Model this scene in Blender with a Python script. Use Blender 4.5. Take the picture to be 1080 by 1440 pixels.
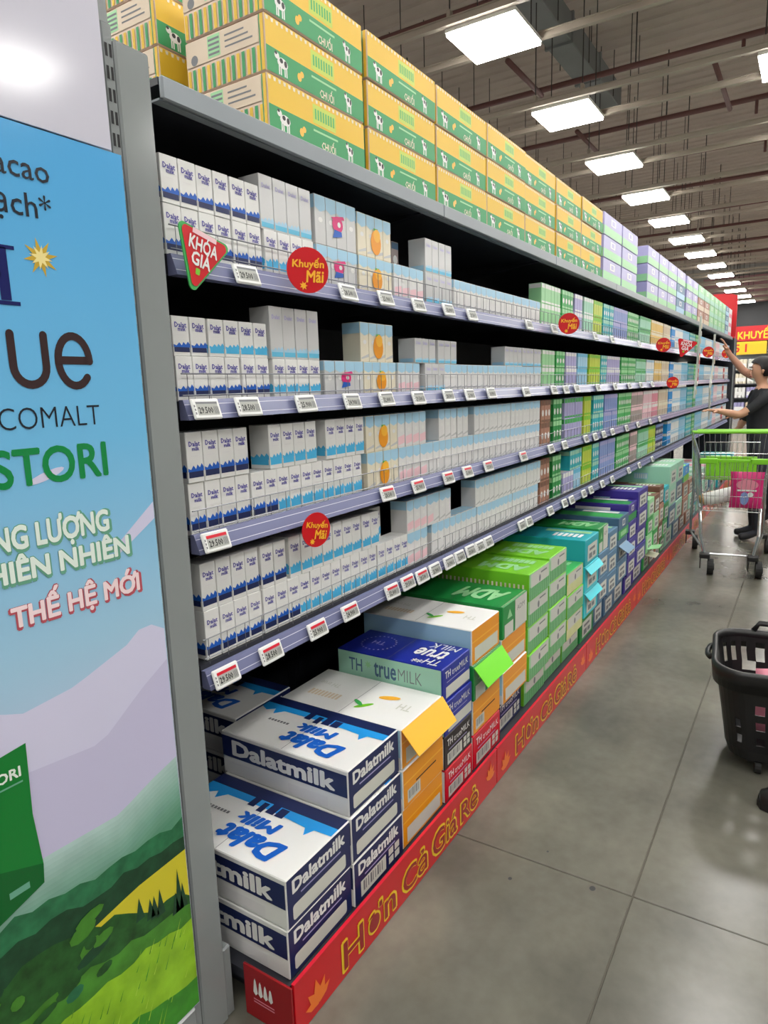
import bpy, math, random
from mathutils import Vector, Matrix
random.seed(7)
D = bpy.data
for o in list(D.objects): D.objects.remove(o)
SC = bpy.context.scene
COL = SC.collection

# ------------------------------------------------------------------ camera
# world: X runs along the aisle, Y towards the shelves, Z up; photo taken 1.5 m above the floor
F_PX, CX, CY, CAM_H = 950.0, 540.0, 720.0, 1.5
def _axes():
    a = Vector((1148 - CX, 528 - CY, F_PX)).normalized()
    dn = Vector((700 - CX, 5900 - CY, F_PX)); dn = (dn - a * dn.dot(a)).normalized()
    up = -dn; left = up.cross(a)
    return a, left, up
AX, LF, UP = _axes()
right = Vector((AX[0], LF[0], UP[0])); down = Vector((AX[1], LF[1], UP[1])); fwd = Vector((AX[2], LF[2], UP[2]))
cam_d = D.cameras.new('camera'); cam = D.objects.new('camera', cam_d); COL.objects.link(cam)
cam_d.sensor_fit = 'VERTICAL'; cam_d.sensor_height = 36.0; cam_d.lens = F_PX * 36.0 / 1440.0
cam_d.clip_start = 0.02; cam_d.clip_end = 200
mw = Matrix((right, -down, -fwd)).transposed().to_4x4(); mw.translation = Vector((0, 0, CAM_H))
cam.matrix_world = mw
SC.camera = cam
def onY(px, py, Y):
    "point where the sight line through a pixel meets the vertical plane y = Y"
    v = Vector((px - CX, py - CY, F_PX)); r = Vector((AX.dot(v), LF.dot(v), UP.dot(v)))
    t = Y / r.y
    return r.x * t, CAM_H + r.z * t

# ------------------------------------------------------------------ world, exposure
w = D.worlds.new('world'); SC.world = w; w.use_nodes = True
w.node_tree.nodes['Background'].inputs[0].default_value = (0.8, 0.85, 0.9, 1)
w.node_tree.nodes['Background'].inputs[1].default_value = 0.15
vs = SC.view_settings
vs.view_transform = 'Standard'; vs.look = 'None'; vs.gamma = 1.0; vs.use_curve_mapping = False
vs.exposure = 0.62
PANEL_POWER = 18.0

# ------------------------------------------------------------------ materials
def lin(c):
    c = c / 255.0
    return c / 12.92 if c <= 0.04045 else ((c + 0.055) / 1.055) ** 2.4
MATS = {}
def M(name, rgb, rough=0.5, spec=0.5, metal=0.0, emit=0.0, noise=0.0, nscale=8.0, bump=0.0, coat=0.0, alpha=1.0):
    if name in MATS: return MATS[name]
    m = D.materials.new(name); m.use_nodes = True
    nt = m.node_tree; b = nt.nodes['Principled BSDF']
    c = (lin(rgb[0]), lin(rgb[1]), lin(rgb[2]), 1)
    b.inputs['Base Color'].default_value = c
    b.inputs['Roughness'].default_value = rough
    b.inputs['Specular IOR Level'].default_value = spec
    b.inputs['Metallic'].default_value = metal
    b.inputs['Coat Weight'].default_value = coat
    b.inputs['Coat Roughness'].default_value = 0.12
    b.inputs['Alpha'].default_value = alpha
    if emit:
        b.inputs['Emission Color'].default_value = c; b.inputs['Emission Strength'].default_value = emit
    if noise or bump:
        tc = nt.nodes.new('ShaderNodeTexCoord'); n = nt.nodes.new('ShaderNodeTexNoise')
        n.inputs['Scale'].default_value = nscale; n.inputs['Detail'].default_value = 5
        nt.links.new(tc.outputs['Object'], n.inputs['Vector'])
        if noise:
            r = nt.nodes.new('ShaderNodeValToRGB')
            r.color_ramp.elements[0].position = 0.3; r.color_ramp.elements[1].position = 0.7
            k0, k1 = 1 - noise, 1 + noise
            r.color_ramp.elements[0].color = (c[0] * k0, c[1] * k0, c[2] * k0, 1)
            r.color_ramp.elements[1].color = (min(1, c[0] * k1), min(1, c[1] * k1), min(1, c[2] * k1), 1)
            nt.links.new(n.outputs['Fac'], r.inputs['Fac']); nt.links.new(r.outputs['Color'], b.inputs['Base Color'])
        if bump:
            bp = nt.nodes.new('ShaderNodeBump'); bp.inputs['Strength'].default_value = bump
            bp.inputs['Distance'].default_value = 0.004
            nt.links.new(n.outputs['Fac'], bp.inputs['Height']); nt.links.new(bp.outputs['Normal'], b.inputs['Normal'])
    MATS[name] = m
    return m

def concrete_material():
    m = D.materials.new('polished_concrete'); m.use_nodes = True; MATS['polished_concrete'] = m
    nt = m.node_tree; b = nt.nodes['Principled BSDF']; L = nt.links
    g = nt.nodes.new('ShaderNodeNewGeometry')
    n1 = nt.nodes.new('ShaderNodeTexNoise'); n1.inputs['Scale'].default_value = 1.6; n1.inputs['Detail'].default_value = 7; n1.inputs['Roughness'].default_value = .5
    n2 = nt.nodes.new('ShaderNodeTexNoise'); n2.inputs['Scale'].default_value = 60; n2.inputs['Detail'].default_value = 4
    n3 = nt.nodes.new('ShaderNodeTexNoise'); n3.inputs['Scale'].default_value = 22; n3.inputs['Detail'].default_value = 6
    for n in (n1, n2, n3): L.new(g.outputs['Position'], n.inputs['Vector'])
    r = nt.nodes.new('ShaderNodeValToRGB'); e = r.color_ramp.elements
    e[0].position = .3; e[0].color = (lin(84), lin(83), lin(76), 1)
    e[1].position = .72; e[1].color = (lin(132), lin(129), lin(117), 1)
    L.new(n1.outputs['Fac'], r.inputs['Fac'])
    mx = nt.nodes.new('ShaderNodeMix'); mx.data_type = 'RGBA'; mx.blend_type = 'MIX'; mx.inputs[0].default_value = .0
    L.new(r.outputs['Color'], mx.inputs[6]); L.new(n2.outputs['Fac'], mx.inputs[7])
    mx2 = nt.nodes.new('ShaderNodeMix'); mx2.data_type = 'RGBA'; mx2.blend_type = 'MULTIPLY'; mx2.inputs[0].default_value = .30
    L.new(mx.outputs[2], mx2.inputs[6]); L.new(n3.outputs['Fac'], mx2.inputs[7])
    L.new(mx2.outputs[2], b.inputs['Base Color'])
    rr = nt.nodes.new('ShaderNodeMapRange'); rr.inputs['To Min'].default_value = .16; rr.inputs['To Max'].default_value = .34
    b.inputs['Roughness'].default_value = .23
    b.inputs['Specular IOR Level'].default_value = .5
    return m
concrete_material()

def poster_sky_material():
    "printed sky: blue at the top, paler and lavender towards the hills (colour follows the print, in metres above floor)"
    m = D.materials.new('poster_sky_print'); m.use_nodes = True; MATS['poster_sky_print'] = m
    nt = m.node_tree; b = nt.nodes['Principled BSDF']; L = nt.links
    g = nt.nodes.new('ShaderNodeNewGeometry'); sp = nt.nodes.new('ShaderNodeSeparateXYZ')
    L.new(g.outputs['Position'], sp.inputs[0])
    mr = nt.nodes.new('ShaderNodeMapRange'); mr.inputs['From Min'].default_value = .1; mr.inputs['From Max'].default_value = 1.95
    L.new(sp.outputs['Z'], mr.inputs['Value'])
    r = nt.nodes.new('ShaderNodeValToRGB'); e = r.color_ramp.elements
    e[0].position = .35; e[0].color = (lin(196), lin(200), lin(226), 1)
    e[1].position = 1; e[1].color = (lin(84), lin(166), lin(222), 1)
    a = r.color_ramp.elements.new(.52); a.color = (lin(160), lin(200), lin(226), 1)
    a = r.color_ramp.elements.new(.72); a.color = (lin(110), lin(184), lin(228), 1)
    L.new(mr.outputs['Result'], r.inputs['Fac']); L.new(r.outputs['Color'], b.inputs['Base Color'])
    b.inputs['Roughness'].default_value = .14
    return m
poster_sky_material()

# ------------------------------------------------------------------ mesh builder
TXT = {}
def text_mesh(s, bold=0.0, res=2):
    k = (s, bold, res)
    if k in TXT: return TXT[k]
    extra = [(i, c) for i, c in enumerate(s) if c in 'ỢỚ']      # horned capitals are drawn as O plus horn and mark
    body = s.replace('Ợ', 'O').replace('Ớ', 'O')
    cu = D.curves.new('t', 'FONT'); cu.body = body; cu.size = 1.0; cu.resolution_u = res; cu.offset = bold; cu.fill_mode = 'FRONT'
    ob = D.objects.new('t', cu); COL.objects.link(ob)
    dg = bpy.context.evaluated_depsgraph_get()
    me = D.meshes.new_from_object(ob.evaluated_get(dg))
    vs_ = [(v.co.x, v.co.y) for v in me.vertices]; fs = []
    for p in me.polygons:
        vv = list(p.vertices)
        if p.normal.z < 0: vv.reverse()
        fs.append(vv)
    D.objects.remove(ob); D.curves.remove(cu); D.meshes.remove(me)
    if extra:
        _, _, ox0, ox1, _, cap = text_mesh('O', bold, res)
        for i, c in extra:
            x1 = text_mesh(body[:i + 1], bold, res)[3]; cx_ = x1 - (ox1 - ox0) / 2
            polys = [[(x1 - .13, cap * .80), (x1 - .03, cap * .72), (x1 + .08, cap * .90), (x1 + .10, cap * 1.12), (x1 + .02, cap * 1.12), (x1 - .01, cap * .97)]]
            if c == 'Ợ': polys.append([(cx_ + .06 * math.cos(math.pi * k / 4), -.15 + .06 * math.sin(math.pi * k / 4)) for k in range(8)])
            else: polys.append([(cx_ - .06, cap * 1.10), (cx_ + .03, cap * 1.10), (cx_ + .16, cap * 1.36), (cx_ + .04, cap * 1.36)])
            for q in polys: fs.append([len(vs_) + k for k in range(len(q))]); vs_ += q
    xs = [v[0] for v in vs_] or [0]; ys = [v[1] for v in vs_] or [0]
    TXT[k] = (vs_, fs, min(xs), max(xs), min(ys), max(ys))
    return TXT[k]

class Frame:
    def __init__(s, o, u, v):
        s.o, s.u, s.v = Vector(o), Vector(u).normalized(), Vector(v).normalized(); s.n = s.u.cross(s.v)
    def at(s, a, b, n=0.0): return s.o + s.u * a + s.v * b + s.n * n
def FRONT(x0, y, z0): return Frame((x0, y, z0), (1, 0, 0), (0, 0, 1))       # faces the aisle (-Y)
def SIDE(x, y0, z0): return Frame((x, y0, z0), (0, -1, 0), (0, 0, 1))       # faces back down the aisle (-X)
def TOPF(x0, y0, z): return Frame((x0, y0, z), (1, 0, 0), (0, 1, 0))

class MB:
    def __init__(s): s.v = []; s.f = []; s.m = []; s.mats = []
    def mi(s, m):
        if isinstance(m, str): m = MATS[m]
        if m not in s.mats: s.mats.append(m)
        return s.mats.index(m)
    def add(s, vs_, fs, m):
        k = len(s.v); i = s.mi(m)
        s.v.extend(tuple(v) for v in vs_)
        for f in fs: s.f.append([k + a for a in f]); s.m.append(i)
    def box(s, x0, x1, y0, y1, z0, z1, m, ch=0.0):
        if ch <= 0:
            V = [(x, y, z) for x in (x0, x1) for y in (y0, y1) for z in (z0, z1)]
            s.add(V, [(0, 1, 3, 2), (4, 6, 7, 5), (0, 4, 5, 1), (2, 3, 7, 6), (0, 2, 6, 4), (1, 5, 7, 3)], m); return
        V = []; idx = {}
        for ix, x in enumerate((x0, x1)):
            for iy, y in enumerate((y0, y1)):
                for iz, z in enumerate((z0, z1)):
                    sx, sy, sz = 1 - 2 * ix, 1 - 2 * iy, 1 - 2 * iz
                    for a in range(3):
                        d = [ch * sx, ch * sy, ch * sz]; d[a] = 0
                        idx[(ix, iy, iz, a)] = len(V); V.append((x + d[0], y + d[1], z + d[2]))
        F = []
        I = idx
        for a in range(3):
            for e in (0, 1):
                q = []
                for (p, r) in ((0, 0), (1, 0), (1, 1), (0, 1)):
                    c = [0, 0, 0]; c[a] = e; c[(a + 1) % 3] = p; c[(a + 2) % 3] = r
                    q.append(I[(c[0], c[1], c[2], a)])
                F.append(q if e else q[::-1])
        for a in range(3):
            b, c = (a + 1) % 3, (a + 2) % 3
            for eb in (0, 1):
                for ec in (0, 1):
                    def g(ea, ax):
                        k = [0, 0, 0]; k[a] = ea; k[b] = eb; k[c] = ec; return I[(k[0], k[1], k[2], ax)]
                    q = [g(0, b), g(1, b), g(1, c), g(0, c)]
                    F.append(q if (eb == ec) else q[::-1])
        for ix in (0, 1):
            for iy in (0, 1):
                for iz in (0, 1):
                    t = [I[(ix, iy, iz, 0)], I[(ix, iy, iz, 1)], I[(ix, iy, iz, 2)]]
                    F.append(t if (ix + iy + iz) % 2 else t[::-1])
        s.add(V, F, m)
    def poly(s, fr, pts, m, off=0.0006):
        s.add([fr.at(a, b, off) for a, b in pts], [list(range(len(pts)))], m)
    def rect(s, fr, a0, a1, b0, b1, m, off=0.0006):
        s.poly(fr, [(a0, b0), (a1, b0), (a1, b1), (a0, b1)], m, off)
    def rrect(s, fr, a0, a1, b0, b1, r, m, off=0.0006, n=4):
        P = []
        for cx_, cy_, st in ((a1 - r, b1 - r, 0), (a0 + r, b1 - r, 90), (a0 + r, b0 + r, 180), (a1 - r, b0 + r, 270)):
            for k in range(n + 1):
                t = math.radians(st + 90 * k / n); P.append((cx_ + r * math.cos(t), cy_ + r * math.sin(t)))
        s.poly(fr, P, m, off)
    def disc(s, fr, a, b, ra, rb, m, off=0.0006, n=20, rot=0.0):
        P = []
        for k in range(n):
            t = 2 * math.pi * k / n; x, y = ra * math.cos(t), rb * math.sin(t)
            P.append((a + x * math.cos(rot) - y * math.sin(rot), b + x * math.sin(rot) + y * math.cos(rot)))
        s.poly(fr, P, m, off)
    def star(s, fr, a, b, r0, r1, n, m, off=0.0008, rot=0.0):
        P = []
        for k in range(2 * n):
            t = math.pi * k / n + rot; r = r1 if k % 2 else r0
            P.append((a + r * math.cos(t), b + r * math.sin(t)))
        c = fr.at(a, b, off); V = [c] + [fr.at(x, y, off) for x, y in P]
        s.add(V, [(0, 1 + k, 1 + (k + 1) % (2 * n)) for k in range(2 * n)], m)
    def text(s, fr, st, a, b, m, w=None, h=None, align='l', bold=0.0, off=0.0012, res=2, slant=0.0):
        "text in a box: (a, b) is the lower left / centre / lower right corner, w and h its extent (either may be left out)"
        V, Fs, x0, x1, y0, y1 = text_mesh(st, min(bold, 0.0), res)
        if not V: return
        if w and h: sx, sy = w / (x1 - x0), h / (y1 - y0)
        elif w: sx = sy = w / (x1 - x0)
        else: sx = sy = h / (y1 - y0)
        W = (x1 - x0) * sx; oa = a - (0 if align == 'l' else W / 2 if align == 'c' else W)
        if bold > 0:      # heavier strokes: the glyphs repeated around a small circle
            n = 8 if bold > .035 else 4; ring = [(bold * math.cos(2 * math.pi * k / n + .4), bold * math.sin(2 * math.pi * k / n + .4)) for k in range(n)]
        else: ring = [(0, 0)]
        for k, (rx, ry) in enumerate(ring):
            s.add([fr.at(oa + (x - x0 + rx) * sx + slant * (y - y0) * sy, b + (y - y0 + ry) * sy, off + .00002 * k) for x, y in V], Fs, m)
    def tube(s, pts, r, m, n=6, cap=True):
        pts = [Vector(p) for p in pts]; V = []; F = []
        rr = r if isinstance(r, (list, tuple)) else [r] * len(pts)
        prev = None
        for i, p in enumerate(pts):
            t = (pts[min(i + 1, len(pts) - 1)] - pts[max(i - 1, 0)]).normalized()
            if prev is None:
                up = Vector((0, 0, 1)) if abs(t.z) < .9 else Vector((1, 0, 0)); x = t.cross(up).normalized()
            else:
                x = (prev - t * prev.dot(t)).normalized()
            prev = x; y = t.cross(x)
            for k in range(n):
                a = 2 * math.pi * k / n; V.append(p + (x * math.cos(a) + y * math.sin(a)) * rr[i])
        for i in range(len(pts) - 1):
            for k in range(n):
                F.append((i * n + k, i * n + (k + 1) % n, (i + 1) * n + (k + 1) % n, (i + 1) * n + k))
        if cap: F.append(list(range(n))[::-1]); F.append([(len(pts) - 1) * n + k for k in range(n)])
        s.add(V, F, m)
    def prism(s, fr, pts, t, m):
        "outline pts on the frame, extruded t behind it"
        n = len(pts)
        V = [fr.at(a, b, 0) for a, b in pts] + [fr.at(a, b, -t) for a, b in pts]
        F = [list(range(n)), list(range(2 * n - 1, n - 1, -1))] + [(i, n + i, n + (i + 1) % n, (i + 1) % n) for i in range(n)]
        s.add(V, F, m)
    def build(s, name, parent=None, smooth=False):
        me = D.meshes.new(name); me.from_pydata(s.v, [], s.f)
        for m in s.mats: me.materials.append(m)
        me.polygons.foreach_set('material_index', s.m)
        if smooth: me.polygons.foreach_set('use_smooth', [True] * len(s.f))
        me.update()
        o = D.objects.new(name, me); COL.objects.link(o)
        if parent: o.parent = parent
        return o

def tag(o, label=None, cat=None, group=None, kind=None):
    if label: o['label'] = label
    if cat: o['category'] = cat
    if group: o['group'] = group
    if kind: o['kind'] = kind
    return o
def empty(name, loc=(0, 0, 0), label=None, cat=None, group=None, rz=0.0):
    o = D.objects.new(name, None); COL.objects.link(o); o.location = loc; o.rotation_euler = (0, 0, rz)
    o.empty_display_size = 0.05
    return tag(o, label, cat, group)
def copy_tree(o, loc=None, rz=None, parent=None):
    c = o.copy(); COL.objects.link(c); c.parent = parent
    if loc is not None: c.location = loc
    if rz is not None: c.rotation_euler = (0, 0, rz)
    for ch in o.children: copy_tree(ch, parent=c)
    return c
ONES = ['', 'first', 'second', 'third', 'fourth', 'fifth', 'sixth', 'seventh', 'eighth', 'ninth', 'tenth', 'eleventh', 'twelfth',
        'thirteenth', 'fourteenth', 'fifteenth', 'sixteenth', 'seventeenth', 'eighteenth', 'nineteenth']
def ordn(n):
    if n < 20: return ONES[n]
    t = n // 10; tens = {2: 'twent', 3: 'thirt', 4: 'fort', 5: 'fift', 6: 'sixt', 7: 'sevent', 8: 'eight', 9: 'ninet'}[t]
    return tens + ('ieth' if n % 10 == 0 else 'y-' + ONES[n % 10])

# palette
M('white', (226, 226, 224), .35); M('paper_white', (232, 232, 230), .5); M('cream', (226, 218, 196), .45)
M('navy', (24, 36, 84), .4); M('mid_blue', (22, 92, 190), .4); M('sky_blue', (34, 150, 226), .4); M('pale_blue', (96, 186, 220), .4)
M('ice_blue', (160, 202, 226), .4); M('violet_ink', (78, 72, 160), .45); M('royal', (30, 44, 150), .35)
M('silver', (206, 207, 208), .22, spec=.8); M('orange', (236, 152, 14), .35); M('light_orange', (246, 182, 48), .35)
M('pink', (236, 196, 204), .4); M('magenta', (214, 36, 118), .4); M('pack_grey', (222, 221, 221), .4)
M('green', (30, 140, 66), .4); M('leaf_green', (60, 168, 84), .4); M('lime', (118, 196, 40), .4); M('bright_lime', (110, 214, 26), .35)
M('pale_green', (150, 208, 152), .4); M('yellow', (240, 190, 30), .45); M('box_yellow', (226, 184, 46), .5); M('box_green', (42, 148, 86), .5)
M('carton_pinkish', (222, 200, 180), .6); M('red', (200, 10, 26), .35); M('dark_red', (150, 14, 26), .4); M('crimson', (206, 16, 44), .35)
M('ink_black', (30, 30, 34), .5); M('text_yellow', (236, 200, 30), .4); M('maple', (236, 118, 34), .4)
M('black_box', (38, 30, 32), .4); M('teal', (40, 172, 186), .4); M('cyan', (48, 200, 214), .35); M('steel_blue', (88, 128, 160), .45)
M('slate_blue', (70, 104, 134), .45); M('indigo', (58, 44, 140), .4); M('brown', (120, 84, 66), .5); M('brown_red', (168, 120, 100), .45)
M('mint', (160, 210, 186), .45); M('lavender', (168, 164, 208), .4); M('periwinkle', (130, 150, 206), .4); M('lime_yellow', (190, 206, 70), .4)
M('beige', (214, 196, 172), .45); M('sand_yellow', (226, 190, 104), .45); M('grey_brown', (160, 146, 142), .45); M('rose', (226, 140, 160), .4)
M('label_grey', (204, 205, 196), .5); M('barcode', (120, 122, 126), .6); M('kraft', (190, 150, 104), .6)
M('shelf_dark', (44, 46, 54), .45, noise=.15); M('rail_lavender', (114, 118, 152), .25); M('rail_clear', (206, 208, 226), .2)
M('shelf_grey', (132, 140, 146), .4, noise=.06, nscale=3); M('post_grey', (136, 141, 142), .15, spec=.5, noise=.05, nscale=4)
M('slot_black', (18, 19, 22), .7); M('wire', (126, 128, 132), .35, metal=.4); M('chrome', (190, 192, 194), .25, metal=.9)
M('tag_white', (228, 229, 228), .35); M('eink', (170, 172, 166), .5); M('black_plastic', (20, 20, 22), .42); M('rubber', (22, 22, 23), .7)
M('cart_green', (126, 204, 40), .35); M('gloss_white', (200, 199, 212), .12, spec=.5); M('frame_white', (214, 212, 206), .5)
M('channel', (176, 164, 150), .55, noise=.08, nscale=2); M('pipe_red', (104, 66, 62), .5); M('duct', (120, 122, 122), .6, noise=.08, nscale=2)
M('rod', (54, 50, 48), .6); M('ceiling_sheet', (188, 174, 164), .8, noise=.08, nscale=1.5); M('joint', (92, 88, 79), .9)
M('wall_paint', (186, 184, 180), .8, noise=.04, nscale=1.5); M('wall_dark', (62, 63, 66), .6, noise=.08, nscale=1); M('wall_pink', (170, 130, 136), .8)
M('panel_light', (255, 253, 248), .5, emit=PANEL_POWER)

# ================================================================== the hall
def hall():
    b = MB(); b.box(-8, 32, -9, 12, -.16, -.004, 'joint'); fl = tag(b.build('floor'), kind='structure')
    xs = [-8, -2.34, 1.86, 6.06, 10.26, 14.46, 18.66, 22.86, 27.06, 32]; ys = [-9, -6.85, -3.25, .352, 3.95, 7.55, 12]
    g = .0016
    for i in range(len(xs) - 1):
        for j in range(len(ys) - 1):
            b = MB(); b.box(xs[i] + g, xs[i + 1] - g, ys[j] + g, ys[j + 1] - g, -.02, 0, 'polished_concrete', .002)
            b.build('slab', fl)
    # old bolt holes drilled in the slabs
    for px, py, r in ((717, 1236, .012), (833, 1250, .018), (770, 1198, .008)):
        v = Vector((px - CX, py - CY, F_PX)); d = Vector((AX.dot(v), LF.dot(v), UP.dot(v))); t = -CAM_H / d.z
        b = MB(); fr = TOPF(d.x * t, d.y * t, 0); b.disc(fr, 0, 0, r, r * .8, 'joint', off=.0006, n=14); b.disc(fr, .001, 0, r * .6, r * .5, 'ink_black', off=.0009, n=12)
        b.build('bolt_hole', fl)
    # ribbed sheet ceiling
    b = MB(); V = []; n = 0; F = []
    x = -8.0
    prof = []
    while x < 32:
        prof += [(x, 6.0), (x + .14, 6.0), (x + .16, 5.975), (x + .23, 5.975)]; x += .25
    prof.append((32, 6.0))
    for (a, z) in prof: V += [(a, -9, z), (a, 12, z)]
    for i in range(len(prof) - 1): F.append((2 * i, 2 * i + 1, 2 * i + 3, 2 * i + 2))
    b.add(V, F, 'ceiling_sheet'); b.box(-8, 32, -9, 12, 6.02, 6.1, 'ceiling_sheet')
    tag(b.build('ceiling'), kind='structure')
    for nm, a in (('wall_left', (-8, 32, 12, 12.2)), ('wall_right', (-8, 32, -9.2, -9)), ('wall_rear', (-8.2, -8, -9, 12)), ('wall_far', (32, 32.2, -9, 12))):
        b = MB(); b.box(*a, 0, 6.0, 'wall_paint'); tag(b.build(nm), kind='structure')
    b = MB(); b.box(31.9, 31.99, -9, 12, 0, .12, 'wall_dark'); tag(b.build('baseboard_far'), kind='structure')
hall()

# ---------------------------------------------------------------- ceiling services
LX0, LDX, LZ = 5.87, 2.03, 4.34
LROWS = [(-3.93, 'far right'), (-1.79, 'right'), (.35, 'aisle'), (2.49, 'gondola'), (4.63, 'left'), (6.77, 'far left')]
def panel_light():
    root = empty('ceiling_light_panel')
    b = MB(); b.box(-.3, .3, -.3, .3, .002, .05, 'panel_light', .004); b.build('diffuser', root)
    b = MB()
    for (x0, x1, y0, y1) in ((-.306, .306, -.306, -.3), (-.306, .306, .3, .306), (-.306, -.3, -.3, .3), (.3, .306, -.3, .3)):
        b.box(x0, x1, y0, y1, .03, .06, 'frame_white')
    b.box(-.3, .3, -.3, .3, .0505, .062, 'frame_white'); b.build('housing', root)
    return root
P0 = panel_light(); first = True
for ry, rn in LROWS:
    for i in range(-5, 13):
        x = LX0 + i * LDX
        o = P0 if first else copy_tree(P0); first = False
        o.location = (x, ry, LZ)
        where = {'gondola': 'over the top of the milk shelving', 'aisle': 'over the aisle'}.get(rn, 'in the %s row of the hall' % rn)
        tag(o, 'square white ceiling light panel %s, %s counting from behind the camera' % (where, ordn(i + 6)), 'ceiling light', 'ceiling light panels')
for i in range(-5, 13):
    x = LX0 + i * LDX
    for k, dx in ((0, -.33), (1, .33)):
        root = empty('ceiling_channel', (x + dx, 1.4, LZ + .06),
                     'pale steel channel along the %s edge of the %s cross row of lights' % (('near', 'far')[k], ordn(i + 6)), 'ceiling channel', 'ceiling channels')
        b = MB(); b.box(-.025, .025, -8, 9, .0, .045, 'channel'); b.box(-.045, .045, -8, 9, .045, .05, 'channel'); b.build('channel', root)
        for ry, _ in LROWS:
            for dy in (-.25, .25):
                b = MB(); b.tube([(0, ry - 1.4 + dy + k * .05, .05), (0, ry - 1.4 + dy + k * .05, 1.6)], .006, 'rod', 5); b.build('hanger_rod', root)
                b = MB(); b.box(-.03, .03, ry - 1.4 + dy - .015 + k * .05, ry - 1.4 + dy + .015 + k * .05, .045, .11, 'channel'); b.build('bracket', root)
for i, x in enumerate((4.6, 6.62, 8.80, 10.7, 12.5, 14.5, 16.7, 18.7, 20.9, 22.9)):
    b = MB(); b.tube([(x, -7, 5.05), (x, 9.5, 5.05)], .035, 'pipe_red', 8)
    for y in (-4, -1, 2, 5, 8): b.tube([(x, y, 5.05), (x, y, 5.90)], .008, 'rod', 5)
    b.tube([(x, .9, 5.05), (x, .9, 4.86)], .02, 'pipe_red', 6)
    o = b.build('sprinkler_pipe', None, True); tag(o, 'dark red sprinkler pipe across the hall, %s from the near end' % ordn(i + 1), 'pipe', 'sprinkler pipes')
for i, (x, y, l) in enumerate(((7.6, 3.07, 1.1), (10.15, 3.07, 1.2), (9.0, 1.2, 1.6))):
    b = MB(); b.tube([(x, y, 4.95), (x + l, y, 4.95)], .03, 'pipe_red', 8)
    tag(b.build('branch_pipe', None, True), 'short dark red branch pipe along the hall, %s from the near end' % ordn(i + 1), 'pipe', 'branch pipes')
root = empty('air_duct', (0, 2.83, 5.4), 'grey square air duct running lengthwise high under the ceiling', 'duct')
for k in range(3):
    b = MB(); x = 7.4 + k * 1.2; b.box(x + .021, x + 1.179, -.15, .15, 0, .3, 'duct', .01); b.box(x - .02, x + .02, -.17, .17, -.02, .32, 'duct'); b.build('duct_section', root)
    for dy in (-.18, .18):
        b = MB(); b.tube([(x + .6, dy, -.02), (x + .6, dy, .56)], .006, 'rod', 5); b.build('hanger_rod', root)

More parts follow.
